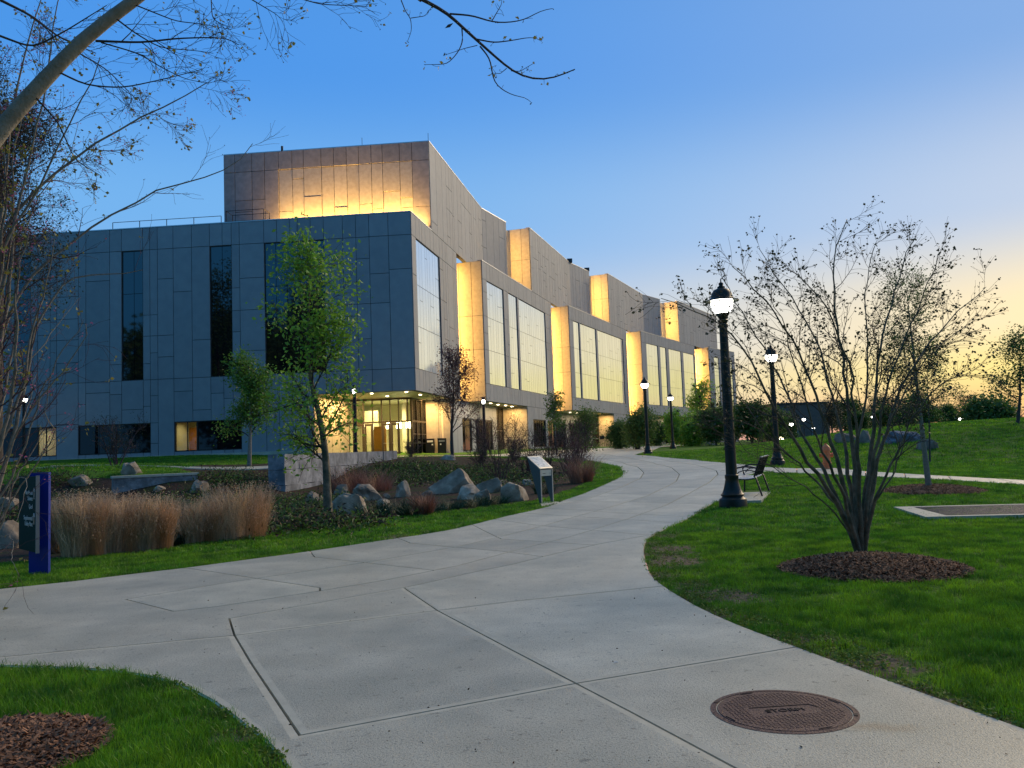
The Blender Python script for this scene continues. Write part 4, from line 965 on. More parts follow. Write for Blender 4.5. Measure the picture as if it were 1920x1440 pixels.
# text lies on the left face; reading direction runs from far edge to near edge
e1 = Vector((-v[0] / Lp, -v[1] / Lp, 0)); nz = Vector((e1.y, -e1.x, 0)); 
if nz.dot(Vector((-sp_[0], -sp_[1], 0))) < 0: nz = -nz
if Vector((0, 0, 1)).cross(nz).dot(e1) < 0: e1 = -e1
def T4(a, z):   # a: distance from the near edge
    o_ = Vector((pe[0], pe[1], z)) + Vector((v[0] / Lp, v[1] / Lp, 0)) * a + nz * .019
    R = Matrix((e1, Vector((0, 0, 1)), nz)).transposed().to_4x4(); R.translation = o_; return R
sgn = 'RIGHT' if (Vector((v[0], v[1], 0)).dot(e1) < 0) else 'LEFT'
for k, (txt, z) in enumerate((('Northwest', zt - .25), ('Science', zt - .33), ('Quad', zt - .44), ('Supplemental', zt - .60), ('Utility Plant', zt - .68))):
    text_mesh(txt, .085, 'lettering', WHT, sg, T4(.16, z), align=sgn)
for z in (zt - .22, zt - .56):
    b = MB()
    def pt(x, y): q = T4(.08, z) @ Vector((x, y, .002)); return q
    for A2, B2 in (((0, -.09), (0, .06)), ((0, .06), (-.035, .015)), ((0, .06), (.035, .015))):
        a_, b_ = pt(*A2), pt(*B2); b.tube([tuple(a_), tuple(b_)], .006, 5)
    b.build('arrow', WHT, sg, local=True)
# --- manhole cover
mh = gp(1469, 1337); MR = .39
man = thing('manhole_cover', 'rusty round cast iron storm drain cover set in the concrete path', 'manhole cover', (mh[0], mh[1], .012))
b = MB(); b.lathe([(MR, 0), (MR, .004), (MR - .03, .006), (MR - .032, .001), (MR - .036, .001)], n=64, cap=False); b.build('rim', IRON, man, local=True)
b = MB(); b.lathe([(MR - .036, .001), (MR - .04, .006), (0.001, .006)], n=64, cap=False); b.build('lid', IRON, man, local=True)
am = math.atan2(*(gp(1533, 1322) - gp(1397, 1331))[[1, 0]])
b = MB()
for r_ in range(-14, 15):
    for c_ in range(-14, 15):
        x, y = c_ * .0225, r_ * .0225
        if math.hypot(x, y) < MR - .075 and not (abs(y) < .068 and abs(x) < .2): b.box((x, y, .0065), (.009, .015, .0022), rz=(.6 if (r_ + c_) % 2 else -.6))
o = b.build('tread_stud', IRON, man, local=True); o['kind'] = 'stuff'; o.rotation_euler = (0, 0, am)
R = Matrix.Rotation(am, 4, 'Z'); R.translation = Vector((0, 0, .008)) + (Matrix.Rotation(am, 3, 'Z') @ Vector((-.105, -.034, 0)))
DRK = mat('dark rust', (.03, .015, .012), rough=.8)
text_mesh('STORM', .067, 'lettering', DRK, man, R, .002)
b = MB(); b.box((-.0, .062, .0075), (.34, .007, .003)); b.box((.185, .035, .0075), (.007, .07, .003), rz=.5); o = b.build('raised_line', DRK, man, local=True); o.rotation_euler = (0, 0, am)
for a in (150, -20): b = MB(); b.box(((MR - .02) * math.cos(rad(a)), (MR - .02) * math.sin(rad(a)), .006), (.045, .02, .004), rz=rad(a + 90)); b.build('lift_slot', DRK, man, local=True)
for a in range(0, 360, 90):
    b = MB(); b.box(((MR - .052) * math.cos(rad(a + 20)), (MR - .052) * math.sin(rad(a + 20)), .0075), (.08, .006, .003), rz=rad(a + 110)); b.build('raised_line', DRK, man, local=True)
# rust stain beside it: thin film on the slab
# --- grate
gq = [gp(*q)[:2] for q in ((1676, 953), (1736, 974.5))]; g3 = gp(1920, 948)[:2]; g4 = gp(1920, 973)[:2]
d1 = (g3 - gq[0]) / np.linalg.norm(g3 - gq[0]); Lg = 4.2; P0_, P1_ = gq[0], gq[1]; gzv = g1(*P0_) + .03
fr = thing('drain_grate', 'steel area grate in a pale concrete frame set in the right lawn', 'grate', (P0_[0], P0_[1], gzv - .03))
cr = np.array([P1_[0] - P0_[0], P1_[1] - P0_[1]]); wd = np.linalg.norm(cr); cr = cr / wd; t_ = .16
def GQ(u, v_): q = P0_ + d1 * u + cr * v_; return (q[0], q[1])
for nme, qs in (('frame_side', ((0, 0), (Lg, 0), (Lg, t_), (t_ * 2, t_))), ('frame_side', ((t_ * 2.4, wd - t_), (Lg, wd - t_), (Lg, wd), (0, wd))), ('frame_end', ((0, 0), (t_ * 2, t_), (t_ * 2.4, wd - t_), (0, wd)))):
    b = MB(); b.prism(ccw([GQ(*q) for q in qs]), gzv - .1, gzv); b.build(nme, CONE, fr)
b = MB(); b.prism(ccw([GQ(*q) for q in ((t_, t_), (Lg, t_), (Lg, wd - t_), (t_, wd - t_))]), gzv - .14, gzv - .12); b.build('pit', DK, fr)
b = MB(); a0 = math.atan2(d1[1], d1[0]); a1 = math.atan2(cr[1], cr[0])
for u in np.arange(t_ * 2.4, Lg, .045): c = GQ(u, wd / 2); b.box((c[0], c[1], gzv - .02), (wd - 2 * t_, .009, .03), a1)
for v_ in np.arange(t_ + .02, wd - t_, .06): c = GQ(Lg / 2 + t_, v_); b.box((c[0], c[1], gzv - .018), (Lg - 2 * t_ - .1, .009, .03), a0)
o = b.build('grating', mat('galvanised grating', (.10, .11, .13), rough=.5, metal=.6), fr); o['kind'] = 'stuff'
# --- litter, bins, racks
lp = gp(1155, 1248); b = MB(); b.add([(-.02, 0, .015), (0, .012, .022), (.022, 0, .015), (0, -.01, .02)], [(0, 1, 2), (0, 2, 3)]); o = b.build('fallen_leaf', mat('white petal', (.8, .78, .75), rough=.6)); o.location = (lp[0], lp[1], .004); tag(o, 'single white fallen leaf lying on the concrete path', 'leaf')
def bin_(px, lab, sg_):
    p = Q1 - dirv(10) * .9; q = lx(px, p, 95); t = thing('waste_bin', lab, 'bin', (q[0], q[1], 1.25), 0, 'twin waste bins by the entrance wall')
    b = MB(); b.box((0, 0, .62), (.72, .55, 1.24)); b.build('body', BLK, t, local=True); b = MB(); b.box((0, 0, 1.27), (.76, .6, .06)); b.build('lid', BLK, t, local=True)
    b = MB(); b.box((0, -.28, 1.08), (.5, .02, .16)); b.build('label_plate', WHT if sg_ else STEEL, t, local=True); b = MB(); b.box((.2 if sg_ else -.1, -.285, .8), (.12, .01, .12)); b.build('sticker', WHT, t, local=True)
bin_(806, 'left black waste bin against the yellow lit entrance wall', 1); bin_(828, 'right black waste bin against the yellow lit entrance wall', 0)
def hoop(px, py, Y):
    p = at_d(px, py, Y); b = MB(); z = g1(p[0], p[1]); P = [(-.32 * math.cos(a) if 1 else 0, 0, .62 + .32 * math.sin(a)) for a in np.linspace(0, math.pi, 9)]; b.tube([(-.32, 0, 0)] + P + [(.32, 0, 0)], .03, 6)
    o = b.build('bike_rack', BLK, None, True); o.location = (p[0], p[1], z + .2); o.rotation_euler = (0, 0, .5); return o
for i, (px, lab) in enumerate(((940, 'black hoop bike rack left of the parked bicycle'), (975, 'black hoop bike rack right of the parked bicycle'), (992, 'rightmost black hoop bike rack near the red shrubs'))): tag(hoop(px, 836, 70), lab, 'bike rack', 'hoop bike racks')
def bike(px, Y, ang, lab):
    p = at_d(px, 830, Y); t = thing('bicycle', lab, 'bicycle', (p[0], p[1], g1(p[0], p[1]) + .2), ang)
    for x in (-.52, .52):
        b = MB(); P = [(x + .33 * math.cos(a), 0, .34 + .33 * math.sin(a)) for a in np.linspace(0, 2 * math.pi, 25)]; b.tube(P, .02, 6)
        for a in np.linspace(0, math.pi, 7)[:-1]: b.tube([(x + .32 * math.cos(a), 0, .34 + .32 * math.sin(a)), (x - .32 * math.cos(a), 0, .34 - .32 * math.sin(a))], .004, 4)
        b.build('wheel', BLK, t, local=True)
    b = MB()
    for A2, B2 in (((-.52, .34), (-.05, .30)), ((-.52, .34), (-.18, .78)), ((-.05, .30), (-.2, .85)), ((-.05, .30), (.36, .76)), ((-.18, .78), (.36, .80)), ((.36, .88), (.52, .34))): b.tube([(A2[0], 0, A2[1]), (B2[0], 0, B2[1])], .018, 6)
    b.build('frame', BLK, t, True, local=True)
    b = MB(); b.box((-.2, 0, .9), (.26, .12, .05)); b.build('saddle', BLK, t, local=True); b = MB(); b.tube([(.3, -.28, .98), (.38, -.1, .95), (.36, 0, .88), (.38, .1, .95), (.3, .28, .98)], .014, 6); b.build('handlebar', BLK, t, True, local=True)
bike(957, 71, .4, 'bicycle parked between the hoop racks before the yellow lit wall')
# patio tables and chairs in front of module 2
def patio_chair(p, a, lab):
    t = thing('patio_chair', lab, 'chair', p, a, 'patio chairs in front of the building')
    for x in (-.2, .2):
        for y in (-.2, .2): b = MB(); b.tube([(x, y, 0), (x, y, .45)], .02, 5); b.build('leg', BLK, t, local=True)
    b = MB(); b.box((0, 0, .46), (.46, .46, .03)); b.build('seat', BLK, t, local=True); b = MB(); b.box((0, .22, .72), (.46, .03, .34)); b.build('backrest', BLK, t, local=True); return t
for px, Y, lab in ((1131, 112, 'left dark patio chair before the golden wall of the second bay'), (1142, 112, 'right dark patio chair before the golden wall of the second bay')):
    p = at_d(px, 830, Y); pc = patio_chair((p[0], p[1], g1(p[0], p[1]) + .05), .3, lab); pc.scale = (1.4, 1.4, 1.6)
def patio_table(px, Y, lab):
    p = at_d(px, 830, Y); t = thing('patio_table', lab, 'table', (p[0], p[1], g1(p[0], p[1]) + .05), 0, 'patio tables')
    b = MB(); b.lathe([(.5, .72), (.5, .76)], n=20); b.build('tabletop', STEEL, t, local=True); b = MB(); b.lathe([(.25, 0), (.04, .04), (.03, .72)], n=12); b.build('pedestal', BLK, t, local=True); t.scale = (1.4, 1.4, 1.4)
patio_table(1105, 106, 'grey round patio table before the recessed windows'); patio_table(1112, 112, 'farther grey round patio table beside the two dark chairs')
# --- stone walls
def block_wall(name, label, a, b, z0, z1, rows, wmean, th, seed, zb=None):
    r = random.Random(seed); t = thing(name, label, 'wall', (a[0], a[1], z0)); d = np.array(b) - np.array(a); L = float(np.linalg.norm(d)); d /= L; n = np.array([d[1], -d[0]]); rz = math.atan2(d[1], d[0])
    h = (z1 - z0) / rows
    for i in range(rows):
        u = 0.0
        while u < L - .05:
            w = min(r.uniform(.8, 1.2) * wmean, L - u)
            if L - u - w < wmean * .4: w = L - u
            for k, (o0, dep) in enumerate(((0, th),)):
                q = np.array(a) + d * (u + w / 2) - n * (th / 2 + r.uniform(-.02, .02)); m = MB(); m.box((0, 0, 0), (w - .012, th, h - .012))
                V = np.array(m.v); V += np.array([[r.uniform(-.02, .02) for _ in range(3)] for _ in V]) * np.array([.5, 1, .5]); m.v = [tuple(x) for x in V]
                o = m.build('stone_block', STONE, t, local=True); o.location = (q[0] - a[0], q[1] - a[1], z0 + h * (i + .5) - z0); o.rotation_euler = (0, 0, rz)
            u += w
    return t
wa = at_d(535, 925, 29.7)[:2]; wb = at_d(745, 870, 43)[:2]
block_wall('granite_wall', 'tall pale granite block retaining wall behind the green tree trunk', wa, wb, -.05, 1.58, 3, 1.25, .62, 5)
la = at_d(212, 900, 26.9)[:2]; lb_ = at_d(371, 900, 28.2)[:2]
lwt = thing('low_stone_wall', 'low weathered concrete garden wall behind the tan ornamental grasses', 'wall', (la[0], la[1], .2))
LOWM = mat('weathered board marked wall', (.17, .175, .175), (.33, .34, .33), scale=7, rough=.9, bump=.9, bscale=22, c3=(.13, .13, .125), s3=3)
d = lb_ - la; LW_ = float(np.linalg.norm(d)); rzl = math.atan2(d[1], d[0]); c = (la + lb_) / 2 + np.array([-d[1], d[0]]) / LW_ * .2
b = MB(); b.box((c[0], c[1], .50), (LW_, .4, 1.0), rzl); b.build('wall_face', LOWM, lwt); b = MB(); b.box((c[0], c[1], 1.04), (LW_ + .06, .46, .07), rzl); b.build('coping', CONE, lwt)
# --- boulders
def boulder(p, s, seed, label, group='granite boulders in the planting bed', m=None, flat=.6, rz=0):
    import bmesh
    bm = bmesh.new(); bmesh.ops.create_icosphere(bm, subdivisions=4, radius=1)
    of = Vector((seed * 7.3, seed * 3.1, seed))
    for v in bm.verts:
        q = v.co.copy(); q = Vector([math.copysign(abs(c) ** .72, c) for c in q]) * .9
        n0_ = noise.noise(q * .8 + of); n1 = noise.noise(q * 1.7 + of); n3 = noise.noise(q * 4 + of); nr = abs(noise.noise(q * 2.3 - of))
        v.co = q * (1 + .30 * n0_ + .22 * n1 - .18 * nr + .07 * n3)
        v.co.x += .25 * v.co.z * math.sin(seed * 2.1)
    rr_ = random.Random(seed)
    for _ in range(11):
        A = Vector((rr_.gauss(0, 1), rr_.gauss(0, 1), rr_.gauss(.2, .8))).normalized(); lim = rr_.uniform(.62, .84)
        for v in bm.verts:
            dd = v.co.dot(A) - lim
            if dd > 0: v.co -= A * dd * .93
    for v in bm.verts: v.co *= 1 + .035 * noise.noise(v.co * 7 + of) + .02 * noise.noise(v.co * 15 + of)
    me = bpy.data.meshes.new('boulder'); bm.to_mesh(me); bm.free(); me.materials.append(m or ROCK)
    me.polygons.foreach_set('use_smooth', np.ones(len(me.polygons), bool))
    try: me.set_sharp_from_angle(angle=rad(24))
    except Exception: pass
    o = bpy.data.objects.new('boulder', me); link(o); o.location = (p[0], p[1], g1(p[0], p[1]) + s[2] * .04); o.scale = s; o.rotation_euler = (0, 0, rz); tag(o, label, 'boulder', group); return o
for i, (px, py, w, h, lab) in enumerate(((655, 948, 75, 50, 'pale faceted boulder directly right of the green tree trunk'), (590, 940, 46, 30, 'dark low boulder directly left of the green tree trunk'), (638, 922, 34, 28, 'rounded grey boulder at the foot of the granite wall'), (690, 925, 60, 42, 'brown boulder below the red grass clump'), (756, 918, 34, 44, 'upright pointed grey boulder in the middle of the bed'), (852, 908, 100, 46, 'largest rounded boulder on the bank below the entrance'), (880, 925, 70, 32, 'low flat boulder in front of the largest boulder'), (918, 912, 60, 34, 'dark boulder right of the largest boulder'), (962, 925, 74, 44, 'white streaked boulder left of the information lectern'), (905, 932, 44, 24, 'small front boulder in the green sedge'), (840, 858, 34, 12, 'flat pale boulder under the purple tree'), (247, 879, 52, 30, 'tan rounded boulder above the low garden wall'), (154, 901, 42, 22, 'grey boulder behind the blue sign post'), (372, 912, 38, 26, 'pale grey boulder at the right end of the low wall'), (150, 962, 40, 34, 'boulder half hidden in the tan grasses'), (12, 945, 54, 30, 'pale flat boulder at the left edge of the picture'), (14, 1010, 60, 60, 'dark boulder under the left branches'), (1082, 862, 40, 10, 'low stone edging at the far end of the bed'), (720, 945, 40, 22, 'small dark boulder behind the sedge tufts'))):
    p = gp(px, py + h * .30); k = p[1] / F; boulder(p, (w * k * .54, w * k * .44, h * k * .84), i + 1, lab, rz=i * 1.3)
for i, (px, py, w, h, lab) in enumerate(((668, 932, 26, 14, 'small flat rock behind the pale faceted boulder'), (725, 930, 22, 12, 'small rock between the brown boulder and the pointed boulder'), (800, 925, 26, 12, 'flat embedded rock left of the largest boulder'), (990, 905, 30, 14, 'half buried rock behind the white streaked boulder'), (940, 905, 26, 12, 'small pale rock above the dark boulder'), (605, 965, 24, 12, 'small flat rock left of the tree foot'), (415, 935, 26, 14, 'low rock behind the widest tan clump'), (60, 925, 34, 16, 'low rock behind the sign panel'), (300, 915, 24, 10, 'small rock in front of the low wall'))):
    p = gp(px, py + h * .3); k = p[1] / F; boulder(p, (w * k * .54, w * k * .44, h * k * .84), i + 71, lab, rz=i * 1.7)
for i, (px, Y, w, h, lab) in enumerate(((1690, 41, 84, 46, 'big blue grey boulder on the grassy mound behind the slender trunk'), (1735, 38, 70, 34, 'brown slab like boulder leaning beside the mound boulder'), (1620, 42, 36, 40, 'pinkish boulder seen between the bare tree stems'), (1590, 44, 50, 30, 'dark boulder left of the pinkish boulder'))):
    p = at_d(px, 820, Y); k = Y / F; boulder(p, (w * k * .46, w * k * .36, h * k * .55), i + 31, lab, 'boulders on the mound', mat('blue grey mound rock', (.09, .10, .12), (.20, .22, .25), scale=3, rough=.9, bump=.9, bscale=7) if i == 0 else mat('brown mound rock', (.15, .11, .08), (.28, .22, .17), scale=3, rough=.9, bump=.9, bscale=7), rz=i)
for i, (px, Y, w) in enumerate(((1178, 100, 20), (1160, 96, 26), (1320, 90, 22), (1335, 92, 18))):
    p = at_d(px, 830, Y); k = Y / F; boulder(p, (w * k * .6, w * k * .5, w * k * .4), i + 51, ('grey boulder at the foot of the second bay', 'broad boulder left of the second bay window', 'small boulder under the round green tree', 'rightmost small boulder by the far shrubs')[i], 'boulders along the building', rz=i)
# --- far building and far lamps
pb_ = at_d(1503, 800, 120); fb = thing('distant_building', 'low grey distant building with dark windows behind the lamp post', 'building', (pb_[0], pb_[1], .8))
k = 120 / F; b = MB(); b.box((0, 4, 2.7), (105 * k, 8, 5.4)); b.build('wall', mat('dark grey brick', (.10, .085, .075), (.13, .11, .10), scale=3, rough=.8), fb, local=True); b = MB(); b.box((0, 4, 5.5), (107 * k, 8.4, .25)); b.build('roof', DK, fb, local=True)
for x, w in ((-2.9, .9), (-.6, .5), (1.6, .5)): b = MB(); b.box((x, -.03, 1.2), (w, .05, 1.3)); b.build('window', GLOW if x < -2 else DGL, fb, local=True)
for i, (px, py, Y, lab) in enumerate(((1484, 796, 95, 'far lit lamp in front of the distant building, lower left'), (1507, 787, 100, 'far lit lamp in front of the distant building, upper'), (1525, 803, 90, 'far small lit lamp at the corner of the distant building'), (1636, 782, 90, 'far lit lamp seen through the bare tree, beyond the mound'), (1803, 786, 80, 'bright far lamp on the crest of the mound'), (1827, 779, 110, 'faint yellow far lamp above the mound hedge'), (1541, 775, 110, 'tiny far lamp right of the distant building'), (1428, 804, 90, 'tiny far lamp left of the near lamp on the lawn'))):
    p = at_d(px, py, Y); z = g1(p[0], p[1]); t = thing('far_lamp', lab, 'lamp', (p[0], p[1], min(z, p[2] - 1)), 0, 'far lamps')
    r_ = (.22, .22, .14, .14, .26, .17, .12, .10)[i]; h = p[2] - min(z, p[2] - 1)
    b = MB(); b.lathe([(.05, 0), (.04, h - r_)], n=8); b.build('post', BLK, t, local=True); b = MB(); b.lathe([(.02, h - r_ * .7), (r_ * .8, h - r_ * .3), (r_, h + r_ * .1), (r_ * .8, h + r_ * .5), (.02, h + r_ * .6)], n=14); b.build('globe', GLOBE, t, True, local=True)
# ================================================================= VEGETATION
def leaves_mesh(name, P, size, m, parent, rng, up=.3, w=.55):
    "small folded leaves at points P"
    n = len(P)
    if n == 0: return
    D = rng.normal(size=(n, 3)); D[:, 2] = D[:, 2] * .6 - up; D /= np.linalg.norm(D, axis=1, keepdims=True)
    S = np.cross(D, rng.normal(size=(n, 3))); S /= np.linalg.norm(S, axis=1, keepdims=True); Nn = np.cross(D, S)
    s = (size * rng.uniform(.6, 1.3, n))[:, None]
    V = np.stack([P, P + D * s * .5 + S * s * w * .5 + Nn * s * .12, P + D * s, P + D * s * .5 - S * s * w * .5 + Nn * s * .12], 1).reshape(-1, 3)
    i = np.arange(n)[:, None] * 4; Fq = np.concatenate([i + np.array([[0, 1, 2]]), i + np.array([[0, 2, 3]])], 0)
    return mesh_np(name, V, Fq, m, parent)
def wander(p, d, L, n, r0, r1, rng, wob=.15, grav=0.0):
    P = [p]; d = d / np.linalg.norm(d); st = L / n
    for i in range(n):
        d = d + rng.normal(size=3) * wob + np.array([0, 0, grav]); d /= np.linalg.norm(d); P.append(P[-1] + d * st)
    return np.array(P), np.linspace(r0, r1, n + 1)
def resamp(P, n):
    P = np.asarray(P, float); t = np.r_[0, np.cumsum(np.linalg.norm(np.diff(P, axis=0), axis=1))]; t /= t[-1]; q = np.linspace(0, 1, n)
    # catmull-like smoothing
    out = np.stack([np.interp(q, t, P[:, k]) for k in range(3)], 1)
    for _ in range(2): out[1:-1] = (out[:-2] + 2 * out[1:-1] + out[2:]) / 4
    return out
def sprout(P, R, rng, nb, Lf, lev, out, tips, ang=(25, 60), t0=.25, rs=.55, wob=.18, grav=.03, minr=.0015, bias=None, tipn=3):
    "side branches along a polyline, recursively"
    n = len(P); seg_ = np.linalg.norm(P[-1] - P[0])
    for j in range(nb):
        t = t0 + (1 - t0) * (j + rng.uniform(.1, .9)) / nb; f = t * (n - 1); i = min(int(f), n - 2); p = P[i] + (P[i + 1] - P[i]) * (f - i)
        d = P[i + 1] - P[i]; d /= np.linalg.norm(d) + 1e-9; s = np.cross(d, rng.normal(size=3)); s /= np.linalg.norm(s) + 1e-9
        a = rad(rng.uniform(*ang)); q = d * math.cos(a) + s * math.sin(a)
        if bias is not None: q = q + bias
        L = Lf * (1.15 - .6 * t) * rng.uniform(.6, 1.2); r = max(np.interp(f, np.arange(n), R) * rs, minr)
        m_ = max(4, int(4 + L * 2)) if lev > 0 else 4
        Pb, Rb = wander(p, q, L, m_, r, max(r * .35, minr * .7), rng, wob, grav); out.append((Pb, Rb))
        if lev > 0: sprout(Pb, Rb, rng, max(2, int(nb * .7)) if nb > 3 else 3, Lf * .5, lev - 1, out, tips, ang, .2, rs, wob, grav, minr, None if bias is None else bias * .5, tipn)
        else: tips.append(Pb[-1]); tips += [Pb[int(rng.integers(1, len(Pb)))] for _ in range(tipn)]
    tips.append(P[-1])
def build_tree(t, stems, side, mtrunk, mtwig, n_tr=8, n_tw=4, split_r=None):
    V, Fq = tube_np([s[0] for s in stems], [s[1] for s in stems], n_tr); mesh_np('trunk', V, Fq, mtrunk, t, True)
    if side:
        V, Fq = tube_np([s[0] for s in side], [s[1] for s in side], n_tw); mesh_np('branches', V, Fq, mtwig, t, True)
def pxpath(pts, d0, d1, n=14, z=None):
    P = [at_d(x, y, d0 + (d1 - d0) * i / (len(pts) - 1)) for i, (x, y) in enumerate(pts)]; return resamp(P, n)
# --- bare multi-stem tree on the right lawn
rg = np.random.default_rng(11)
bp = gp(1614, 1042); Yb = bp[1]
t1 = thing('multi_stem_tree', 'bare fan shaped multi stem tree with tiny dark leaves in the near mulch ring', 'tree', bp)
S1_ = [([(1612, 1045), (1592, 985), (1560, 925), (1500, 845), (1452, 760), (1400, 655), (1352, 592), (1290, 570), (1238, 548)], -1.0, .05), ([(1612, 1045), (1590, 980), (1555, 905), (1500, 800), (1455, 690), (1405, 600), (1352, 505)], .8, .05),
 ([(1613, 1045), (1597, 975), (1580, 900), (1545, 780), (1500, 660), (1445, 560), (1376, 485)], -.6, .055), ([(1614, 1045), (1600, 960), (1588, 860), (1560, 740), (1530, 620), (1482, 540), (1424, 452)], 1.2, .05),
 ([(1616, 1045), (1610, 950), (1600, 850), (1583, 700), (1565, 560), (1560, 470), (1588, 396)], .2, .06), ([(1616, 1045), (1612, 940), (1612, 840), (1600, 720), (1570, 600), (1520, 520), (1476, 488)], -.9, .05),
 ([(1618, 1045), (1620, 950), (1632, 860), (1640, 740), (1655, 620), (1680, 520), (1712, 430)], .5, .06), ([(1618, 1045), (1624, 940), (1640, 850), (1660, 740), (1690, 640), (1725, 560), (1760, 462)], -.5, .05),
 ([(1619, 1045), (1628, 950), (1650, 840), (1690, 720), (1740, 640), (1790, 580), (1850, 528)], .9, .05), ([(1619, 1045), (1632, 960), (1655, 905), (1690, 830), (1740, 740), (1790, 700), (1845, 702)], -.9, .04),
 ([(1612, 1045), (1585, 975), (1540, 910), (1475, 850), (1420, 800), (1385, 730), (1372, 690)], .4, .035), ([(1615, 1045), (1605, 960), (1600, 880), (1620, 760), (1630, 640), (1620, 540), (1640, 440)], .9, .045),
 ([(1618, 1045), (1622, 960), (1640, 870), (1680, 760), (1740, 660), (1800, 610), (1830, 590)], .1, .04), ([(1613, 1045), (1596, 980), (1570, 900), (1530, 820), (1500, 720), (1470, 600), (1440, 540)], -1.3, .04),
 ([(1617, 1045), (1634, 950), (1668, 900), (1688, 860), (1700, 800), (1712, 740), (1722, 690)], -.3, .03), ([(1613, 1045), (1580, 975), (1520, 920), (1460, 880), (1400, 850), (1370, 800), (1345, 770)], -.3, .02)]
st = []; sd = []; tp = []
for pts, dd, r in S1_:
    pts = [(x, y + 14 * min(1, max(0, (720 - y) / 200))) for x, y in pts]; P = pxpath(pts, Yb, Yb + dd * 1.1, 22); P += np.r_[np.zeros((4, 3)), rg.normal(size=(18, 3)) * .012]; R_ = np.interp(np.linspace(0, 1, 22), [0, .15, .5, 1], [r * .9, r * .62, r * .30, r * .08]); st.append((P, R_))
    sprout(P, R_, rg, 14, .70, 1, sd, tp, (15, 52), .42, .5, .14, .03, .0019, tipn=1)
build_tree(t1, st, sd, BARK, TWIG, 8, 4)
tp = np.array(tp); tp = tp[(rg.random(len(tp)) < .7) & (tp[:, 2] > 1.3 + rg.random(len(tp)) * .9)]; tp = np.concatenate([tp, tp + rg.normal(size=tp.shape) * .02])
leaves_mesh('leaf', tp, .036, LF_B, t1, rg, .5, .8)['kind'] = 'stuff'
# --- tree with bare trunk behind it
def auto_tree(name, label, cat, px, Y, ytop, rng, wid=.35, trunk_r=.09, bare=.3, nb=16, Lf=None, lev=1, leafm_=LF_G, leaf=.07, lpt=3, ang=(35, 70), bk=BARK, tw=TWIG, lean=0, group=None, grav=.05, mult=1, jit=.09, base_py=None, tipn=3, profile=None):
    p = at_d(px, base_py or 850, Y); b0 = np.array([p[0], p[1], g1(p[0], p[1])]); top = at_d(px + lean, ytop, Y); H = top[2] - b0[2]
    t = thing(name, label, cat, b0, 0, group); stems = []; side = []; tips = []
    for m_ in range(mult):
        off = np.array([rng.normal() * .05, rng.normal() * .05, 0]) if mult > 1 else np.zeros(3)
        tt = top + (np.array([rng.normal() * H * .22, rng.normal() * H * .22, -abs(rng.normal()) * H * .1]) if mult > 1 else 0)
        P = resamp([b0 + off - np.array([0, 0, .1]), b0 + off + (tt - b0) * .3 + rng.normal(size=3) * H * .012, b0 + (tt - b0) * .65 + rng.normal(size=3) * H * .02, tt], 16)
        R_ = np.interp(np.linspace(0, 1, 16), [0, .06, .4, 1], [trunk_r * 1.15, trunk_r, trunk_r * .6, trunk_r * .08]); stems.append((P, R_))
        sprout(P, R_, rng, nb, Lf or H * wid, lev, side, tips, ang, bare, .42, .16, grav, .004 * Y / 20, tipn=tipn)
    build_tree(t, stems, side, bk, tw, 8, 3)
    T_ = np.array(tips); T_ = np.repeat(T_, lpt, 0) + rng.normal(size=(len(T_) * lpt, 3)) * jit
    if leafm_ is not None: leaves_mesh('foliage', T_, leaf, leafm_, t, rng)['kind'] = 'stuff'
    return t
rg = np.random.default_rng(5)
BARKL = mat('pale peeling bark', (.20, .17, .13), (.30, .25, .19), scale=18, rough=.9, bump=.6, bscale=50)
auto_tree('slender_tree', 'slender pale trunked leafy tree in the farther mulch ring', 'tree', 1742, 20.6, 545, rg, .26, .075, .34, 26, None, 1, LF_D, .055, 3, (35, 70), BARKL, TWIG, lean=-42, jit=.08, base_py=912)
auto_tree('green_tree', 'tall young tree with fresh green leaves standing in the bed before the facade', 'tree', 616, 19.2, 482, np.random.default_rng(23), .25, .10, .22, 30, None, 1, LF_G, .11, 2, (35, 75), BARK, TWIG, lean=-32, jit=.13, base_py=975, grav=.06)
auto_tree('small_green_tree', 'smaller green tree left of the tall green tree, before the dark facade', 'tree', 467, 38, 690, np.random.default_rng(31), .32, .10, .30, 22, None, 1, LF_M, .13, 5, (35, 65), BARKL, TWIG, lean=8, jit=.2)
auto_tree('purple_tree', 'purple leaved small tree standing right of the waste bins', 'tree', 848, 45, 690, np.random.default_rng(41), .46, .10, .26, 22, None, 1, LF_P, .10, 3, (25, 48), TWIG, TWIG, lean=2, jit=.14, grav=.12)
auto_tree('young_tree', 'thin young tree before the pink poster window', 'tree', 1044, 62, 748, np.random.default_rng(42), .28, .07, .35, 14, None, 1, LF_D, .16, 3, (40, 75), TWIG, TWIG, lean=-6, jit=.15)
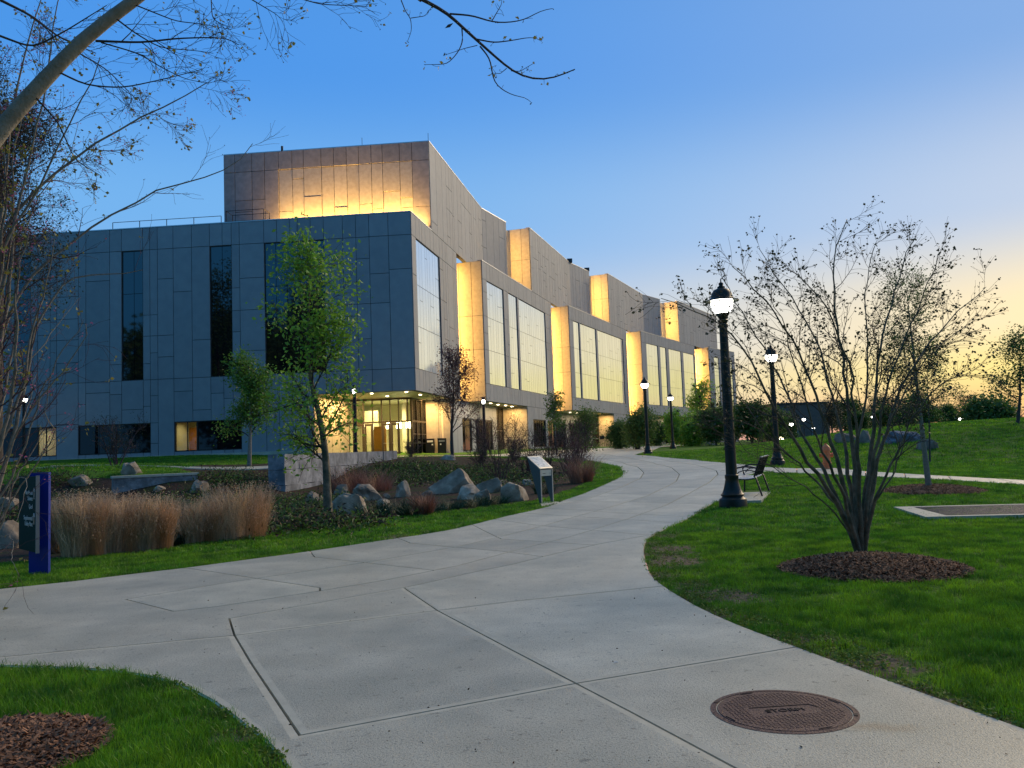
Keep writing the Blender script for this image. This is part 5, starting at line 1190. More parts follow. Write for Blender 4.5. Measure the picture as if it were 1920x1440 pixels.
# shrubs and trees along the building
for i, (px, Y, yt, wd, lab, lm, mu, lf) in enumerate(((1195, 78, 775, .42, 'dark loose shrub left of the lamp at the lawn tip', LF_D, 3, .2), (1285, 92, 780, .5, 'round bright green tree right of the farthest lamp post', LF_G, 2, .3), (1320, 105, 732, .45, 'taller yellow green tree before the last golden wall', LF_G, 1, .3), (1345, 84, 775, .5, 'dark green round tree just left of the near lamp post', LF_D, 2, .3), (1412, 88, 762, .5, 'dark green tree right of the near lamp post', LF_D, 2, .32), (1378, 96, 770, .45, 'dark tree directly behind the near lamp post', LF_D, 2, .3), (1165, 84, 800, .5, 'low loose green shrub at the second bay', LF_D, 3, .2), (1098, 70, 770, .35, 'thin leafy sapling by the second recess', LF_D, 2, .16), (1300, 88, 800, .5, 'low green bush under the taller yellow green tree', LF_G, 3, .26), (1232, 100, 800, .6, 'thin brown green shrub before the third recess', LF_D, 3, .2), (1445, 100, 775, .5, 'dark tree beside the far lamp post', LF_D, 2, .3))):
    auto_tree('round_tree' if mu < 3 else 'shrub', lab, 'tree' if mu < 3 else 'shrub', px, Y, yt, np.random.default_rng(60 + i), wd * .85, .09, .12 if mu > 1 else .3, 14, None, 1, lm, lf * .9, 6, (35, 75), TWIG, TWIG, jit=.35, mult=mu, group=None)
auto_tree('edge_tree', 'leafy tree cut by the right edge of the picture, on the mound', 'tree', 1912, 44, 640, np.random.default_rng(90), .42, .09, .25, 22, None, 1, LF_D, .14, 3, (45, 80), TWIG, TWIG, jit=.22)
auto_tree('stake_tree', 'thin dark sapling right of the pale slender trunk', 'tree', 1742, 33, 640, np.random.default_rng(91), .25, .04, .4, 12, None, 1, LF_D, .09, 4, (45, 80), TWIG, TWIG, jit=.12)
auto_tree('bare_shrub', 'bare brown shrub before the long dark ground floor window', 'shrub', 218, 33, 795, np.random.default_rng(92), .45, .03, .1, 9, None, 1, LF_B, .06, 1, (20, 45), TWIGR, TWIGR, mult=5, jit=.1)
# big tree at the left behind the near branches
auto_tree('background_tree', 'large small leaved tree rising behind the near left branches', 'tree', -10, 34, 195, np.random.default_rng(93), .27, .28, .52, 26, None, 2, LF_B, .12, 1, (45, 85), TWIG, TWIG, jit=.2, grav=.01, tipn=2)
auto_tree('background_tree', 'darker tree at the far left with a dense low crown', 'tree', -130, 46, 330, np.random.default_rng(94), .33, .3, .25, 26, None, 1, LF_D, .3, 5, (40, 78), TWIG, TWIG, jit=.5)
# --- near left multi-stem tree with pink buds
rg = np.random.default_rng(17); Yl = 9.8
bl = at_d(-60, 1120, Yl); t2 = thing('bud_tree', 'near multi stem tree with pink buds and bare twigs filling the left edge', 'tree', (bl[0], bl[1], g1(bl[0], bl[1])))
LS = [([(-50, 1090), (0, 900), (50, 723), (60, 620), (108, 540), (135, 512), (190, 517), (267, 508)], .5, .035, 5), ([(-55, 1090), (-10, 950), (40, 860), (75, 740), (120, 650), (160, 600)], -.3, .02, 6), ([(-50, 1090), (0, 880), (60, 760), (125, 695), (152, 640), (165, 610)], -.8, .02, 5),
 ([(-60, 1090), (-20, 760), (20, 560), (100, 470), (190, 412), (270, 365), (345, 340), (440, 326), (474, 268)], 1.0, .032, 9), ([(-60, 1090), (-40, 700), (0, 423), (80, 343), (160, 277), (217, 247), (267, 213), (320, 200), (387, 157)], .6, .04, 12), ([(-55, 1090), (-20, 640), (13, 433), (90, 333), (130, 233), (160, 180), (193, 110)], -.6, .035, 8),
 ([(-50, 1090), (-25, 700), (8, 520), (30, 400), (60, 270), (90, 150), (100, 40), (120, -40)], .2, .035, 10), ([(-55, 1090), (-45, 800), (-15, 560), (10, 350), (20, 200), (60, 60), (90, -40)], 1.0, .04, 12), ([(-60, 1090), (-50, 800), (-40, 500), (-30, 300), (-10, 150), (-10, 0)], -.6, .04, 12), ([(-50, 1090), (10, 960), (60, 880), (110, 810), (80, 780), (100, 690)], -1.0, .014, 4),
 ([(-70, 1090), (-45, 900), (-10, 700), (15, 560), (30, 420), (20, 300), (45, 200)], .3, .045, 9), ([(-60, 1090), (-20, 900), (20, 760), (35, 640), (28, 520), (55, 430)], -.5, .038, 6), ([(-65, 1090), (-30, 930), (5, 820), (45, 720), (62, 600), (95, 520), (100, 450)], .2, .032, 6), ([(-70, 1090), (-50, 980), (-15, 900), (15, 840), (45, 790), (70, 700)], .9, .03, 5), ([(-70, 1090), (-60, 800), (-15, 650), (-5, 500), (15, 380), (5, 250)], -.3, .045, 8), ([(-60, 1095), (-20, 1010), (10, 960), (25, 900), (70, 830), (95, 780)], .5, .02, 4),
 ([(-50, 1095), (0, 1000), (30, 1010), (20, 1050), (35, 1075)], -1.0, .010, 3), ([(-45, 1090), (10, 930), (30, 890), (55, 900), (40, 950), (15, 1010)], -1.4, .010, 3), ([(-50, 1090), (-10, 820), (20, 700), (75, 660), (110, 600), (150, 560)], 1.2, .018, 5), ([(-50, 1090), (-5, 800), (30, 640), (25, 520), (60, 380), (130, 300), (150, 230)], 1.4, .022, 8)]
st = []; sd = []; tp = []
for pts, dd, r, nb in LS:
    P = pxpath(pts, Yl, Yl + dd * 1.3, 24) + rg.normal(size=(24, 3)) * .010; R_ = np.interp(np.linspace(0, 1, 24), [0, .4, 1], [r, r * .6, r * .14]); st.append((P, R_))
    sprout(P, R_, rg, nb, .85, 1 if nb < 10 else 2, sd, tp, (18, 55), .25, .5, .16, .02, .0020, tipn=1)
build_tree(t2, st, sd, mat('pale olive bark', (.15, .13, .10), (.27, .24, .19), scale=18, rough=.85, bump=.5, bscale=60), TWIGR, 8, 4)
tp = np.array(tp); k = rg.random(len(tp)); leaves_mesh('pink_bud', np.repeat(tp[k < .13], 4, 0) + rg.normal(size=(4 * int((k < .13).sum()), 3)) * .02, .028, PINK, t2, rg)['kind'] = 'stuff'
leaves_mesh('leaf', np.repeat(tp[(k > .88)], 3, 0) + rg.normal(size=(3 * int((k > .88).sum()), 3)) * .02, .045, LF_Y, t2, rg, .3, .8)['kind'] = 'stuff'
leaves_mesh('dark_bud', tp[(k > .2) & (k < .7)], .018, LF_B, t2, rg)['kind'] = 'stuff'
# --- overhanging tree: thick limb at top left and the bough that droops in at the top
rg = np.random.default_rng(29); Yo = 6.2
bo = at_d(-330, 900, Yo); t3 = thing('overhanging_tree', 'tree whose thick grey limb and thin boughs hang in from the top of the picture', 'tree', (bo[0], bo[1], g1(bo[0], bo[1])))
st = [(resamp([np.array([bo[0], bo[1], -.1]), np.array([bo[0] + .1, bo[1], 1.6]), at_d(-120, 420, Yo), at_d(0, 240, Yo), at_d(50, 187, Yo), at_d(110, 120, Yo), at_d(177, 50, Yo), at_d(265, -5, Yo), at_d(420, -140, Yo), at_d(600, -160, Yo - .3), at_d(700, -70, Yo - .5), at_d(790, 0, Yo - .5)], 40), np.interp(np.linspace(0, 1, 40), [0, .45, .62, .8, 1], [.14, .068, .048, .03, .016]))]
D5 = Yo - .5
br = [([(785, -4), (841, 25), (855, 41), (889, 71), (912, 92), (935, 112), (956, 131), (981, 145.5), (1026, 152), (1050, 142), (1078, 130)], .014), ([(843, 26), (887, 29), (914, 39), (935, 43), (965, 41), (985, 37), (1017, 18), (1036, 16)], .007), ([(891, 73), (926, 80), (960, 76), (985, 71), (1006, 70), (1013, 76)], .006), ([(866, 53), (868, 78), (859, 98), (839, 120), (818, 121), (795, 121)], .005), ([(900, 87), (919, 110), (923, 137), (926, 153), (940, 168), (967, 181), (988, 182), (997, 193)], .006), ([(752, 0), (761, 23), (770, 34), (772, 57), (764, 78)], .004), ([(770, 34), (797, 30), (809, 14)], .003), ([(923, 38), (940, 9), (941, 0)], .004), ([(895, 85), (870, 91), (850, 98), (834, 103)], .003), ([(950, 128), (938, 138), (923, 137)], .003), ([(958, 133), (975, 134), (1000, 119)], .003),
 ([(180, 77), (267, 80), (330, 72), (400, 70), (433, 72), (447, 84)], .010), ([(190, 80), (260, 100), (300, 125), (350, 150), (390, 155)], .006), ([(140, 95), (200, 130), (250, 180), (240, 205)], .006), ([(250, 8), (330, 40), (380, 45), (430, 55)], .006), ([(205, 25), (250, 60), (300, 90), (370, 95), (400, 100)], .007), ([(395, -20), (398, 35), (420, 48), (433, 50)], .005), ([(465, -5), (490, 10), (520, 28), (530, 40)], .005), ([(555, -5), (600, 8), (640, 10), (690, 12)], .005), ([(60, 175), (110, 230), (140, 300), (190, 330)], .008), ([(0, 0), (60, 30), (110, 70), (180, 100)], .012), ([(-20, 60), (60, 90), (120, 60), (200, 10)], .010), ([(100, 130), (160, 160), (230, 165), (300, 150), (380, 130)], .008)]
sd = []; tp = []
for i, (pts, r) in enumerate(br):
    dd = D5 if i < 11 else Yo; P = pxpath(pts, dd, dd + (rg.uniform(-.3, .3) if i >= 11 else 0), 18); R_ = np.linspace(r, max(r * .3, .0016), 18)
    sd.append((P, R_))
    if i < 11:
        for j in range(int(3 + r * 300)): 
            f = int(rg.integers(5, 17)); Pb, Rb = wander(P[f], rg.normal(size=3) * .6 + (P[f + 1] - P[f]) * 8, rg.uniform(.02, .07), 3, .0016, .001, rg, .3, 0); sd.append((Pb, Rb)); tp.append(Pb[-1])
        tp += [P[-1]] * 3
    else: sprout(P, R_, rg, 8, .38, 1, sd, tp, (20, 60), .15, .5, .18, .0, .0014, tipn=0)
build_tree(t3, st, sd, mat('smooth grey bark', (.24, .20, .15), (.35, .30, .24), scale=9, rough=.85, bump=.6, bscale=40), TWIG, 14, 5)
tp = np.array(tp); k = rg.random(len(tp)); a = tp[k < .22]; leaves_mesh('leaf', np.repeat(a, 2, 0) + rg.normal(size=(2 * len(a), 3)) * .012, .028, LF_Y, t3, rg, .5, .8)['kind'] = 'stuff'; leaves_mesh('dark_bud', tp[k > .5], .016, LF_B, t3, rg)['kind'] = 'stuff'
hl_ = MB(); p = at_d(850, 43, D5); q = at_d(834, 53, D5); hl_.add([tuple(p), tuple(p + (q - p) * .5 + np.array([.006, 0, -.012])), tuple(q), tuple(p + (q - p) * .5 + np.array([-.008, .004, .010]))], [(0, 1, 2), (0, 2, 3)]); hl_.build('withered_leaf', TWIG, t3)
# --- far tree line
rg = np.random.default_rng(77)
kinds = []
for i, (lm, sc_) in enumerate(((LF_D, 1), (LF_B, 1), (LF_D, 1))):
    t = thing('distant_tree', '', 'tree', (0, 0, 0), 0, 'far tree line beyond the mound'); stt = []; sdd = []; tpp = []
    H = 8.0; P = resamp([np.zeros(3), np.array([.1, .1, H * .5]), np.array([rg.normal() * .3, 0, H])], 12); R_ = np.linspace(.22, .03, 12); stt.append((P, R_)); sprout(P, R_, rg, 18, 3.4, 1, sdd, tpp, (35, 80), .12 if i != 1 else .3, .45, .2, .02, .03, tipn=3)
    build_tree(t, stt, sdd, TWIG, TWIG, 6, 3); T_ = np.array(tpp); nn_ = 9 if i != 1 else 3; T_ = np.repeat(T_, nn_, 0) + rg.normal(size=(len(T_) * nn_, 3)) * .5; leaves_mesh('foliage', T_, .42 if i != 1 else .3, lm, t, rg)['kind'] = 'stuff'; kinds.append(t)
words = ['dense dark', 'thin bare', 'rounded dark']; first = [True] * 3
spots = []
for px in list(range(1395, 1960, 26)): spots.append((px + rg.uniform(-8, 8), rg.uniform(150, 240), rg.uniform(.7, 1.15)))
for px in (-240, -180, -120, -70, 1470, 1560, 1610, 1655, 1700): spots.append((px, rg.uniform(110, 140), rg.uniform(.45, .7)))
for j, (px, Y, s) in enumerate(spots):
    kk = int(rg.integers(0, 3)); p = at_d(px, 800, Y)
    if first[kk]: o = kinds[kk]; first[kk] = False
    else: o = copy_tree(kinds[kk])
    o.location = (p[0], p[1], g1(p[0], p[1]) - .1); o.scale = (s * rg.uniform(.9, 1.3), s, s * rg.uniform(.65, 1.0)); o.rotation_euler = (0, 0, rg.uniform(0, 6.28))
    o['label'] = ('dense dark tree of the far tree line' if kk == 0 else 'thin bare crowned tree of the far tree line' if kk == 1 else 'dark full crowned tree of the far tree line') + (' against the sunset on the right' if px > 1700 else ' behind the bare lawn tree' if px > 1400 else ' beyond the left end of the building')
for kk in range(3):
    if first[kk]: kinds[kk].location = (60 + 8 * kk, 160, 1); kinds[kk]['label'] = 'one of the dark trees of the far tree line against the sunset'
hm = at_d(1870, 790, 75)
for j, (x_, y_, s_) in enumerate(((-38, -22, 2.6), (-27, -30, 3.1), (-17, -24, 2.5), (-9, -34, 3.2), (4, -28, 2.3), (16, -36, 2.6), (-50, -30, 3.0), (-60, -22, 2.8), (-69, -28, 3.2), (-44, -18, 2.6), (-78, -20, 3.0), (-56, -40, 3.4))):
    o = copy_tree(kinds[(j + 1) % 2 * 2]); o.location = (x_, y_, -.1); o.scale = (s_, s_, s_); o.rotation_euler = (0, 0, j * 1.1); o['label'] = 'tall tree behind the viewer that the dark facade windows reflect'; o['group'] = 'trees behind the viewer'
auto_tree('hedge_bush', 'low dark bush on the crest of the mound at the right', 'bush', 1850, 66, 770, np.random.default_rng(95), .9, .06, .05, 12, None, 1, LF_D, .3, 12, (50, 88), TWIG, TWIG, mult=4, jit=.4)
# --- ornamental grasses
SEED = mat('pale seed head', (.62, .42, .26), (.80, .60, .40), scale=3, rough=.9, island=.3, thin=.3)
def clump(name, label, cat, p, H, rad_, n, m, seed, lean=.35, w=.006, group=None, plume=False):
    r = np.random.default_rng(seed); a = r.uniform(0, 6.283, n); rr = np.sqrt(r.random(n)) * rad_ * (1.0 if plume else .85); x = rr * np.cos(a); y = rr * np.sin(a)
    h = H * r.uniform(.35, 1.08, n); la = a + r.normal(size=n) * 1.1; l = h * lean * r.uniform(.05, 1.3, n) + rr * .25; wx_ = r.normal(size=(n, 5)) * H * .045; wy_ = r.normal(size=(n, 5)) * H * .045
    K = 5; P = []
    for k in range(K):
        f = k / (K - 1); P.append(np.stack([x + np.cos(la) * l * f ** 1.7 + wx_[:, k] * f, y + np.sin(la) * l * f ** 1.7 + wy_[:, k] * f, h * (f - .12 * f ** 3)], 1))
    P = np.stack(P, 1); sd_ = np.stack([-np.sin(a + 1.3), np.cos(a + 1.3), np.zeros(n)], 1)
    ww = w * np.array([1, 1, .8, .6, .15]) * (1 if not plume else 1); 
    if plume: ww = w * np.array([.8, .7, .6, 1.6, .3])
    Lf = P + sd_[:, None, :] * ww[None, :, None] * .5; Rt = P - sd_[:, None, :] * ww[None, :, None] * .5
    V = np.concatenate([Lf, Rt], 1).reshape(-1, 3); i = np.arange(n)[:, None] * 2 * K; Fq = np.concatenate([i + np.array([[k, k + 1, K + k + 1, K + k]]) for k in range(K - 1)], 0)
    zb_ = g1(p[0], p[1]) - .02
    if plume:
        t = thing(name, label, cat, (p[0], p[1], zb_), 0, group); o = mesh_np('blades', V, Fq, m, t, local=True); o['kind'] = 'stuff'
        q = P[:, 3:5].reshape(-1, 3); q = np.repeat(q, 2, 0) + r.normal(size=(4 * n, 3)) * np.array([.012, .012, .03]); e = leaves_mesh('seed_heads', q + np.array([p[0], p[1], zb_]), .030, SEED, t, r, .1, .3); e['kind'] = 'stuff'; return t
    o = mesh_np(name, V, Fq, m); o.location = (p[0], p[1], zb_); tag(o, label, cat, group); return o
OG = 'tan ornamental grass clumps in front of the low wall'
for i, (px, py, hpx, wpx_, lab) in enumerate(((106, 1036, 100, 44, 'tan grass clump immediately right of the blue sign'), (158, 1044, 126, 62, 'tallest tan grass clump, second from the sign'), (222, 1036, 112, 66, 'tan grass clump third from the sign'), (288, 1030, 104, 56, 'tan grass clump just left of the gap'), (376, 1018, 86, 56, 'lower tan grass clump right of the gap'), (448, 1010, 106, 84, 'widest reddish tan grass clump nearest the granite wall'), (132, 1002, 66, 46, 'short tan grass clump behind the second clump'), (200, 985, 40, 50, 'low tan grass tuft before the low wall'))):
    p = gp(px, py); k = p[1] / F; clump('ornamental_grass', lab, 'grass clump', p, hpx * k * 1.05, wpx_ * k * .60, 1300, GRD, 200 + i, .16, .0060, OG, True)
for i, (px, py, hpx, wpx_, lab) in enumerate(((652, 925, 62, 60, 'red brown grass clump at the foot of the granite wall'), (700, 920, 46, 66, 'drooping red brown grass over the brown boulder'), (795, 965, 48, 30, 'thin red brown tuft among the sedges'), (1090, 905, 60, 40, 'red brown grass at the far end of the bed'))):
    p = gp(px, py); k = p[1] / F; clump('red_grass', lab, 'grass clump', p, hpx * k, wpx_ * k * .6, 700, GRR, 230 + i, .6, .009, 'red brown grass clumps')
SL = ['low sedge tuft right at the foot of the green tree trunk', 'green sedge tuft at the lawn edge below the pale faceted boulder', 'tall green sedge tuft between the faceted boulder and the pointed boulder', 'green sedge tuft in front of the upright pointed boulder', 'sedge tuft at the lawn edge below the largest boulder', 'sedge tuft below the white streaked boulder, at the lawn edge', 'small sedge tuft left of the lectern, at the lawn edge', 'short sedge tuft behind the thin red brown tuft', 'sedge tuft left of the green tree trunk', 'sedge tuft just right of the widest tan grass clump', 'tallest sedge in the gap between the tan grass clumps', 'short sedge at the lawn edge in the gap of the tan grass clumps', 'sedge at the back of the gap between the tan grass clumps', 'sedge directly behind the green tree trunk', 'sedge below the granite wall end', 'small sedge at the foot of the information lectern']
for i, (px, py, hpx, wpx_) in enumerate(((620, 985, 26, 50), (700, 968, 34, 50), (740, 962, 36, 50), (770, 966, 28, 40), (840, 955, 22, 44), (890, 950, 24, 46), (930, 945, 22, 40), (810, 960, 20, 40), (560, 975, 26, 60), (520, 990, 28, 50), (340, 1000, 60, 34), (330, 1022, 40, 30), (325, 970, 46, 40), (600, 960, 24, 50), (540, 960, 24, 50), (1020, 925, 22, 30))):
    p = gp(px, py); k = p[1] / F; clump('sedge_tuft', SL[i], 'grass clump', p, hpx * k, wpx_ * k * .7, 380, SEDGE, 260 + i, .8, .010, 'green sedge tufts')
# reddish bare shrubs on the bank
SH = 'bare reddish shrubs on the bank'
for i, (px, Y, yt, lab) in enumerate(((938, 30, 800, 'bare reddish shrub nearest behind the white streaked boulder'), (985, 34, 812, 'bare reddish shrub directly left of the lectern top'), (1060, 34, 812, 'bare reddish shrub directly right of the lectern'), (1085, 40, 800, 'tall bare reddish shrub at the far end of the bed'), (1030, 42, 822, 'bare shrub seen above the lectern'), (900, 38, 842, 'low bare shrub above the largest boulder'), (965, 44, 830, 'low bare shrub behind the nearest reddish shrub'), (905, 50, 790, 'thin pale shrub beside the slim lamp by the purple tree'), (770, 52, 830, 'small pale shrub before the entrance doors'), (1075, 36, 830, 'dense red shrub beside the lawn curve'))):
    auto_tree('bare_shrub', lab, 'shrub', px, Y, yt, np.random.default_rng(300 + i), .5, .018, .05, 8, None, 1, LF_P if i in (3, 9) else LF_B, .045, 1, (20, 55), TWIGR, TWIGR, mult=7, jit=.08, group=SH, grav=.05)
# juniper like low evergreen cover on the bank (nobody could count it)
r = np.random.default_rng(400); cov = []
for px, py, sx, sy, n in ((450, 905, 60, 10, 3500), (600, 950, 60, 12, 4000), (500, 960, 50, 20, 4000), (90, 905, 60, 8, 2000), (760, 885, 90, 12, 9000), (860, 888, 110, 12, 9000), (720, 905, 70, 8, 3000), (950, 900, 80, 14, 4000), (560, 985, 70, 12, 3500), (640, 985, 60, 6, 1500), (330, 950, 60, 20, 2500), (60, 980, 80, 30, 3000)):
    for _ in range(40):
        a, b_ = r.normal() * sx * .6, r.normal() * sy * .6; p = gp(px + a, py + b_); m_ = n // 40; q = p[None, :] + r.normal(size=(m_, 3)) * np.array([.35, .35, .06]); q[:, 2] = gz(q[:, 0], q[:, 1]) + np.abs(r.normal(size=m_)) * .12; cov.append(q)
cv_ = np.concatenate(cov); h_ = len(cv_) // 2; r.shuffle(cv_)
o = leaves_mesh('ground_cover', cv_[:h_], .11, LF_D, None, r, -.4, .35); tag(o, kind='stuff', label='low dark evergreen ground cover on the planted bank'); o['category'] = 'ground cover'
o = leaves_mesh('ground_cover', cv_[h_:], .10, mat('rusty brown cover', (.07, .04, .02), (.10, .06, .03), scale=2, island=.3, rough=.8), None, r, -.4, .35); tag(o, kind='stuff', label='rusty brown creeping cover and litter on the planted bank'); o['category'] = 'ground cover'
# narrow concrete walk in front of the dark facade
wk = MB(); A0 = gp(60, 880); A1 = gp(508, 879.5); nS = 14
for i_ in range(nS):
    a_ = A0 + (A1 - A0) * i_ / nS; b_ = A0 + (A1 - A0) * (i_ + .985) / nS; wv = np.array([.05, 1.4])
    q_ = [(a_[0], a_[1]), (b_[0], b_[1]), (b_[0] + wv[0], b_[1] + wv[1]), (a_[0] + wv[0], a_[1] + wv[1])]; zz = [g1(*c) + .04 for c in q_]
    wk.add([(c[0], c[1], z) for c, z in zip(q_, zz)] + [(c[0], c[1], z - .15) for c, z in zip(q_, zz)], [(0, 1, 2, 3), (4, 5, 1, 0), (7, 3, 2, 6), (5, 6, 2, 1), (4, 0, 3, 7)])
wk.build('walkway', CONC)['kind'] = 'structure'
# litter: bits of leaf and bark on the path, broad weeds in the lawn edge
r = np.random.default_rng(611); q = []
for _ in range(170):
    px, py = r.uniform(0, 1900), r.uniform(1000, 1440); p = gp(px, py); q.append(p + np.array([0, 0, .018]))
q = np.array(q); q = q[inside(PATHq, q[:, 0], q[:, 1])]; o = leaves_mesh('path_litter', q, .016, mat('brown litter', (.05, .03, .015), (.12, .07, .03), scale=30, rough=.9), None, r, 0, .6); tag(o, 'tiny scattered leaf and bark bits on the concrete path', kind='stuff'); o['category'] = 'litter'
q = []
for k_ in range(0, len(PATHq), 1):
    x, y = PATHq[k_]
    if 3 < y < 14 and abs(x) < 9:
        for _ in range(5): q.append((x + r.normal() * .10, y + r.normal() * .10))
for c_, R__ in DC:
    for _ in range(90): q.append((c_[0] + r.normal() * R__ * .6, c_[1] + r.normal() * R__ * .6))
q = np.array(q); q = q[~inside(PATHq, q[:, 0], q[:, 1]) & ~inside(BEDq, q[:, 0], q[:, 1])]; q = np.repeat(q, 5, 0) + r.normal(size=(len(q) * 5, 2)) * .012; q3 = np.c_[q, gz(q[:, 0], q[:, 1]) + .008 + r.random(len(q)) * .02]
o = leaves_mesh('edge_weeds', q3, .026, mat('weed leaf', (.10, .20, .02), (.20, .26, .05), scale=5, island=.4, thin=.3), None, r, -.1, .55); tag(o, 'small broad leaved weeds along the lawn edges', kind='stuff'); o['category'] = 'weeds'
# weeds at the path edge
for i, (px, py, lab) in enumerate(((172, 1254, 'small green weed in the path joint at the lawn corner'), (60, 1254, 'tiny thin weed at the left edge of the path'), (1237, 1003, 'weed tuft at the sharp bend of the path edge'))):
    p = gp(px, py); clump('weed', lab, 'weed', p, .05 if i < 2 else .09, .05, 40, GRS, 420 + i, 1.4, .007)
# --- mulch rings
def mulch_ring(px, py, R, h, seed, label, n):
    c = gp(px, py); r = np.random.default_rng(seed); K = 48; rings = 8; V = []; Fm = []
    for j in range(rings + 1):
        f = j / rings
        for k in range(K):
            a = 2 * math.pi * k / K; rr = R * f * (1 + .04 * math.sin(3 * a + seed) + .03 * math.sin(7 * a)); x = c[0] + rr * math.cos(a); y = c[1] + rr * math.sin(a); V.append((x, y, g1(x, y) + h * (1 - f ** 2.2) + (-.03 if j == rings else .012) + r.normal() * .006))
    for j in range(rings):
        for k in range(K): a, b_ = j * K + k, j * K + (k + 1) % K; Fm.append((a, b_, b_ + K, a + K))
    t = thing('mulch_ring', label, 'mulch', (c[0], c[1], g1(c[0], c[1]))); mesh_np('mulch_mound', np.array(V), Fm, MULCH, t, True)
    f = np.sqrt(r.random(n)) * 1.02; a = r.uniform(0, 6.283, n); x = c[0] + R * f * np.cos(a); y = c[1] + R * f * np.sin(a); z = gz(x, y) + h * np.clip(1 - f ** 2.2, 0, 1) + .02
    L = .006 + .042 * r.random(n) ** 2.2; W = r.uniform(.002, .008, n); th = r.uniform(0, 6.283, n); ti = r.normal(size=n) * .35
    dx = np.stack([np.cos(th) * np.cos(ti), np.sin(th) * np.cos(ti), np.sin(ti)], 1) * L[:, None]; dy = np.stack([-np.sin(th), np.cos(th), r.normal(size=n) * .3], 1) * W[:, None]; P = np.stack([x, y, z], 1)
    V = np.stack([P - dx - dy, P + dx - dy, P + dx * .9 + dy, P - dx + dy], 1).reshape(-1, 3); mesh_np('bark_chips', V, np.arange(4 * n).reshape(-1, 4), CHIP, t)['kind'] = 'stuff'
    return c, R
MR_ = [mulch_ring(1636, 1067, 1.0, .13, 1, 'near mulch ring around the bare multi stem tree', 15000), mulch_ring(1747, 921, 1.18, .14, 2, 'farther mulch ring around the slender pale trunk', 9000), mulch_ring(-40, 1418, .62, .06, 3, 'bark mulch in the bottom left corner of the lawn', 9000)]
# --- lawn grass: instanced tufts
def tuft(name, nb, H, R, w, seed):
    r = np.random.default_rng(seed); a = r.uniform(0, 6.283, nb); rr = np.sqrt(r.random(nb)) * R; x = rr * np.cos(a); y = rr * np.sin(a); h = H * r.uniform(.5, 1.1, nb); la = r.uniform(0, 6.283, nb); l = h * r.uniform(.1, .7, nb)
    P0 = np.stack([x, y, np.zeros(nb)], 1); P1 = P0 + np.stack([np.cos(la) * l * .3, np.sin(la) * l * .3, h * .6], 1); P2 = P0 + np.stack([np.cos(la) * l, np.sin(la) * l, h], 1); s = np.stack([-np.sin(a), np.cos(a), np.zeros(nb)], 1) * w
    V = np.stack([P0 - s, P0 + s, P1 + s * .8, P1 - s * .8, P2], 1).reshape(-1, 3); i = np.arange(nb)[:, None] * 5
    Fq = np.concatenate([i + np.array([[0, 1, 2]]), i + np.array([[0, 2, 3]]), i + np.array([[3, 2, 4]])], 0); o = mesh_np(name, V, Fq, GRS); return o
def scatter(name, P, proto, smin, smax, seed, label):
    r = np.random.default_rng(seed); n = len(P); me = bpy.data.meshes.new(name); me.vertices.add(n); me.vertices.foreach_set('co', P.ravel())
    at = me.attributes.new('rz', 'FLOAT', 'POINT'); at.data.foreach_set('value', r.uniform(0, 6.283, n).astype(np.float32)); at = me.attributes.new('sc', 'FLOAT', 'POINT'); at.data.foreach_set('value', r.uniform(smin, smax, n).astype(np.float32))
    o = bpy.data.objects.new(name, me); link(o); ng = bpy.data.node_groups.new(name, 'GeometryNodeTree'); ng.interface.new_socket('Geometry', in_out='INPUT', socket_type='NodeSocketGeometry'); ng.interface.new_socket('Geometry', in_out='OUTPUT', socket_type='NodeSocketGeometry')
    a = ng.nodes.new('NodeGroupInput'); z = ng.nodes.new('NodeGroupOutput'); ip_ = ng.nodes.new('GeometryNodeInstanceOnPoints'); oi = ng.nodes.new('GeometryNodeObjectInfo'); oi.inputs['Object'].default_value = proto; oi.inputs['As Instance'].default_value = True
    n1 = ng.nodes.new('GeometryNodeInputNamedAttribute'); n1.data_type = 'FLOAT'; n1.inputs[0].default_value = 'rz'; n2 = ng.nodes.new('GeometryNodeInputNamedAttribute'); n2.data_type = 'FLOAT'; n2.inputs[0].default_value = 'sc'; cx = ng.nodes.new('ShaderNodeCombineXYZ')
    L = ng.links.new; L(n1.outputs[0], cx.inputs[2]); L(a.outputs[0], ip_.inputs['Points']); L(oi.outputs['Geometry'], ip_.inputs['Instance']); L(cx.outputs[0], ip_.inputs['Rotation']); L(n2.outputs[0], ip_.inputs['Scale']); L(ip_.outputs[0], z.inputs[0])
    md = o.modifiers.new('scatter', 'NODES'); md.node_group = ng; tag(o, label, 'grass', kind='stuff'); return o
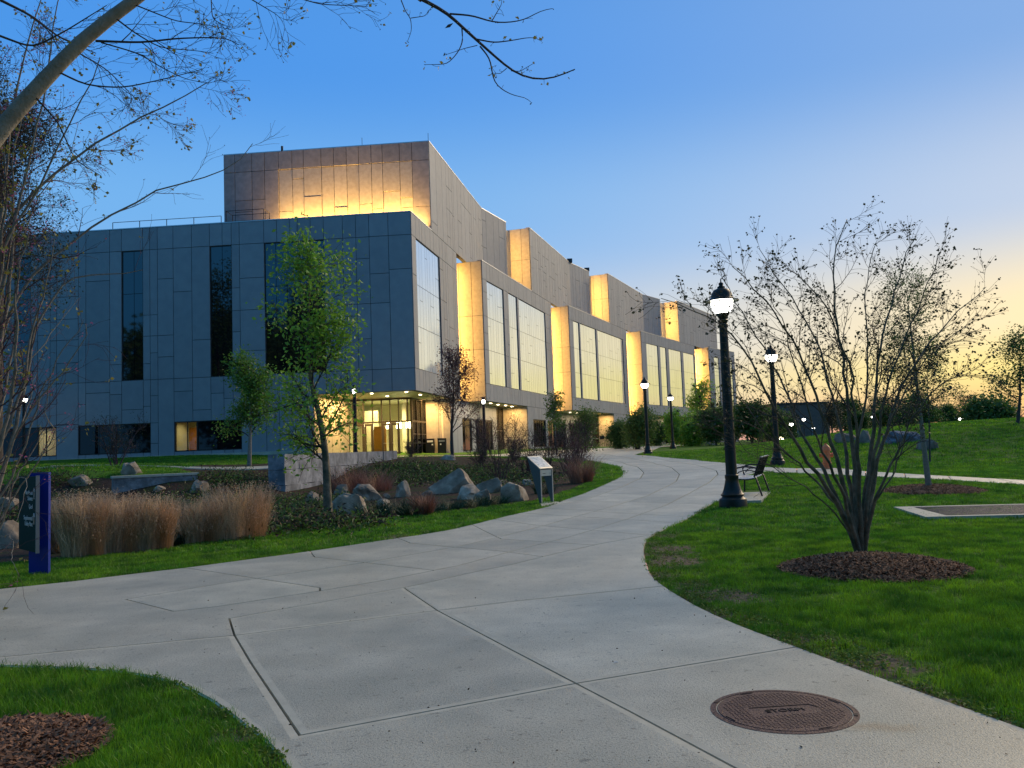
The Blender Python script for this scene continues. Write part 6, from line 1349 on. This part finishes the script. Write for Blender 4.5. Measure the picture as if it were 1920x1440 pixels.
r = np.random.default_rng(500); lawnP = [(outl[0])]
padP = np.array(pad); GRP = np.array([GQ(0, 0), GQ(Lg, 0), GQ(Lg, wd), GQ(0, wd)])
def lawn_pts(x0, x1, y0, y1, dens):
    n = int((x1 - x0) * (y1 - y0) * dens); X = r.uniform(x0, x1, n); Y = r.uniform(y0, y1, n)
    # only what the camera (or one a step aside) can see
    k = np.abs(X) < Y * .68 + 1.2; X, Y = X[k], Y[k]
    k = ~inside(PATHq, X, Y) & ~inside(BEDq, X, Y) & ~inside(pad, X, Y) & ~inside(GRP.tolist(), X, Y)
    for c, R in MR_: k &= np.hypot(X - c[0], Y - c[1]) > R * 1.0
    X, Y = X[k], Y[k]; d = dirt(X, Y); k = r.random(len(X)) > d * 1.25; X, Y = X[k], Y[k]
    return np.stack([X, Y, gz(X, Y) - .004], 1)
ga = tuft('grass_tuft', 15, .068, .05, .0017, 1); gb = tuft('grass_tuft', 16, .05, .06, .0026, 2); gc = tuft('grass_tuft', 14, .055, .11, .005, 3)
for o, p in ((ga, (2.2, 6.5)), (gb, (4.0, 9.5)), (gc, (9.0, 19.0))): o.location = (p[0], p[1], g1(*p)); tag(o, 'lawn grass tuft', 'grass', kind='stuff')
A_p = lawn_pts(-4, 8, 3, 8, 520); B_p = lawn_pts(-9, 11, 8, 14, 260); C_p = lawn_pts(-14, 22, 14, 30, 95); D_p = lawn_pts(-30, 45, 30, 62, 20)
scatter('lawn_grass', A_p, ga, .6, 1.25, 1, 'short green lawn grass nearest the camera on both sides of the path'); scatter('lawn_grass', B_p, gb, .6, 1.3, 2, 'green lawn grass around the mulch ring'); scatter('lawn_grass', C_p, gc, .6, 1.3, 3, 'green lawn grass in the middle distance')
gd = tuft('grass_tuft', 16, .08, .22, .010, 4); gd.location = (14, 33, g1(14, 33)); tag(gd, 'lawn grass tuft', 'grass', kind='stuff'); scatter('lawn_grass', D_p, gd, .6, 1.3, 4, 'green grass of the mound and the far lawns')
print('GRASS', len(A_p), len(B_p), len(C_p))
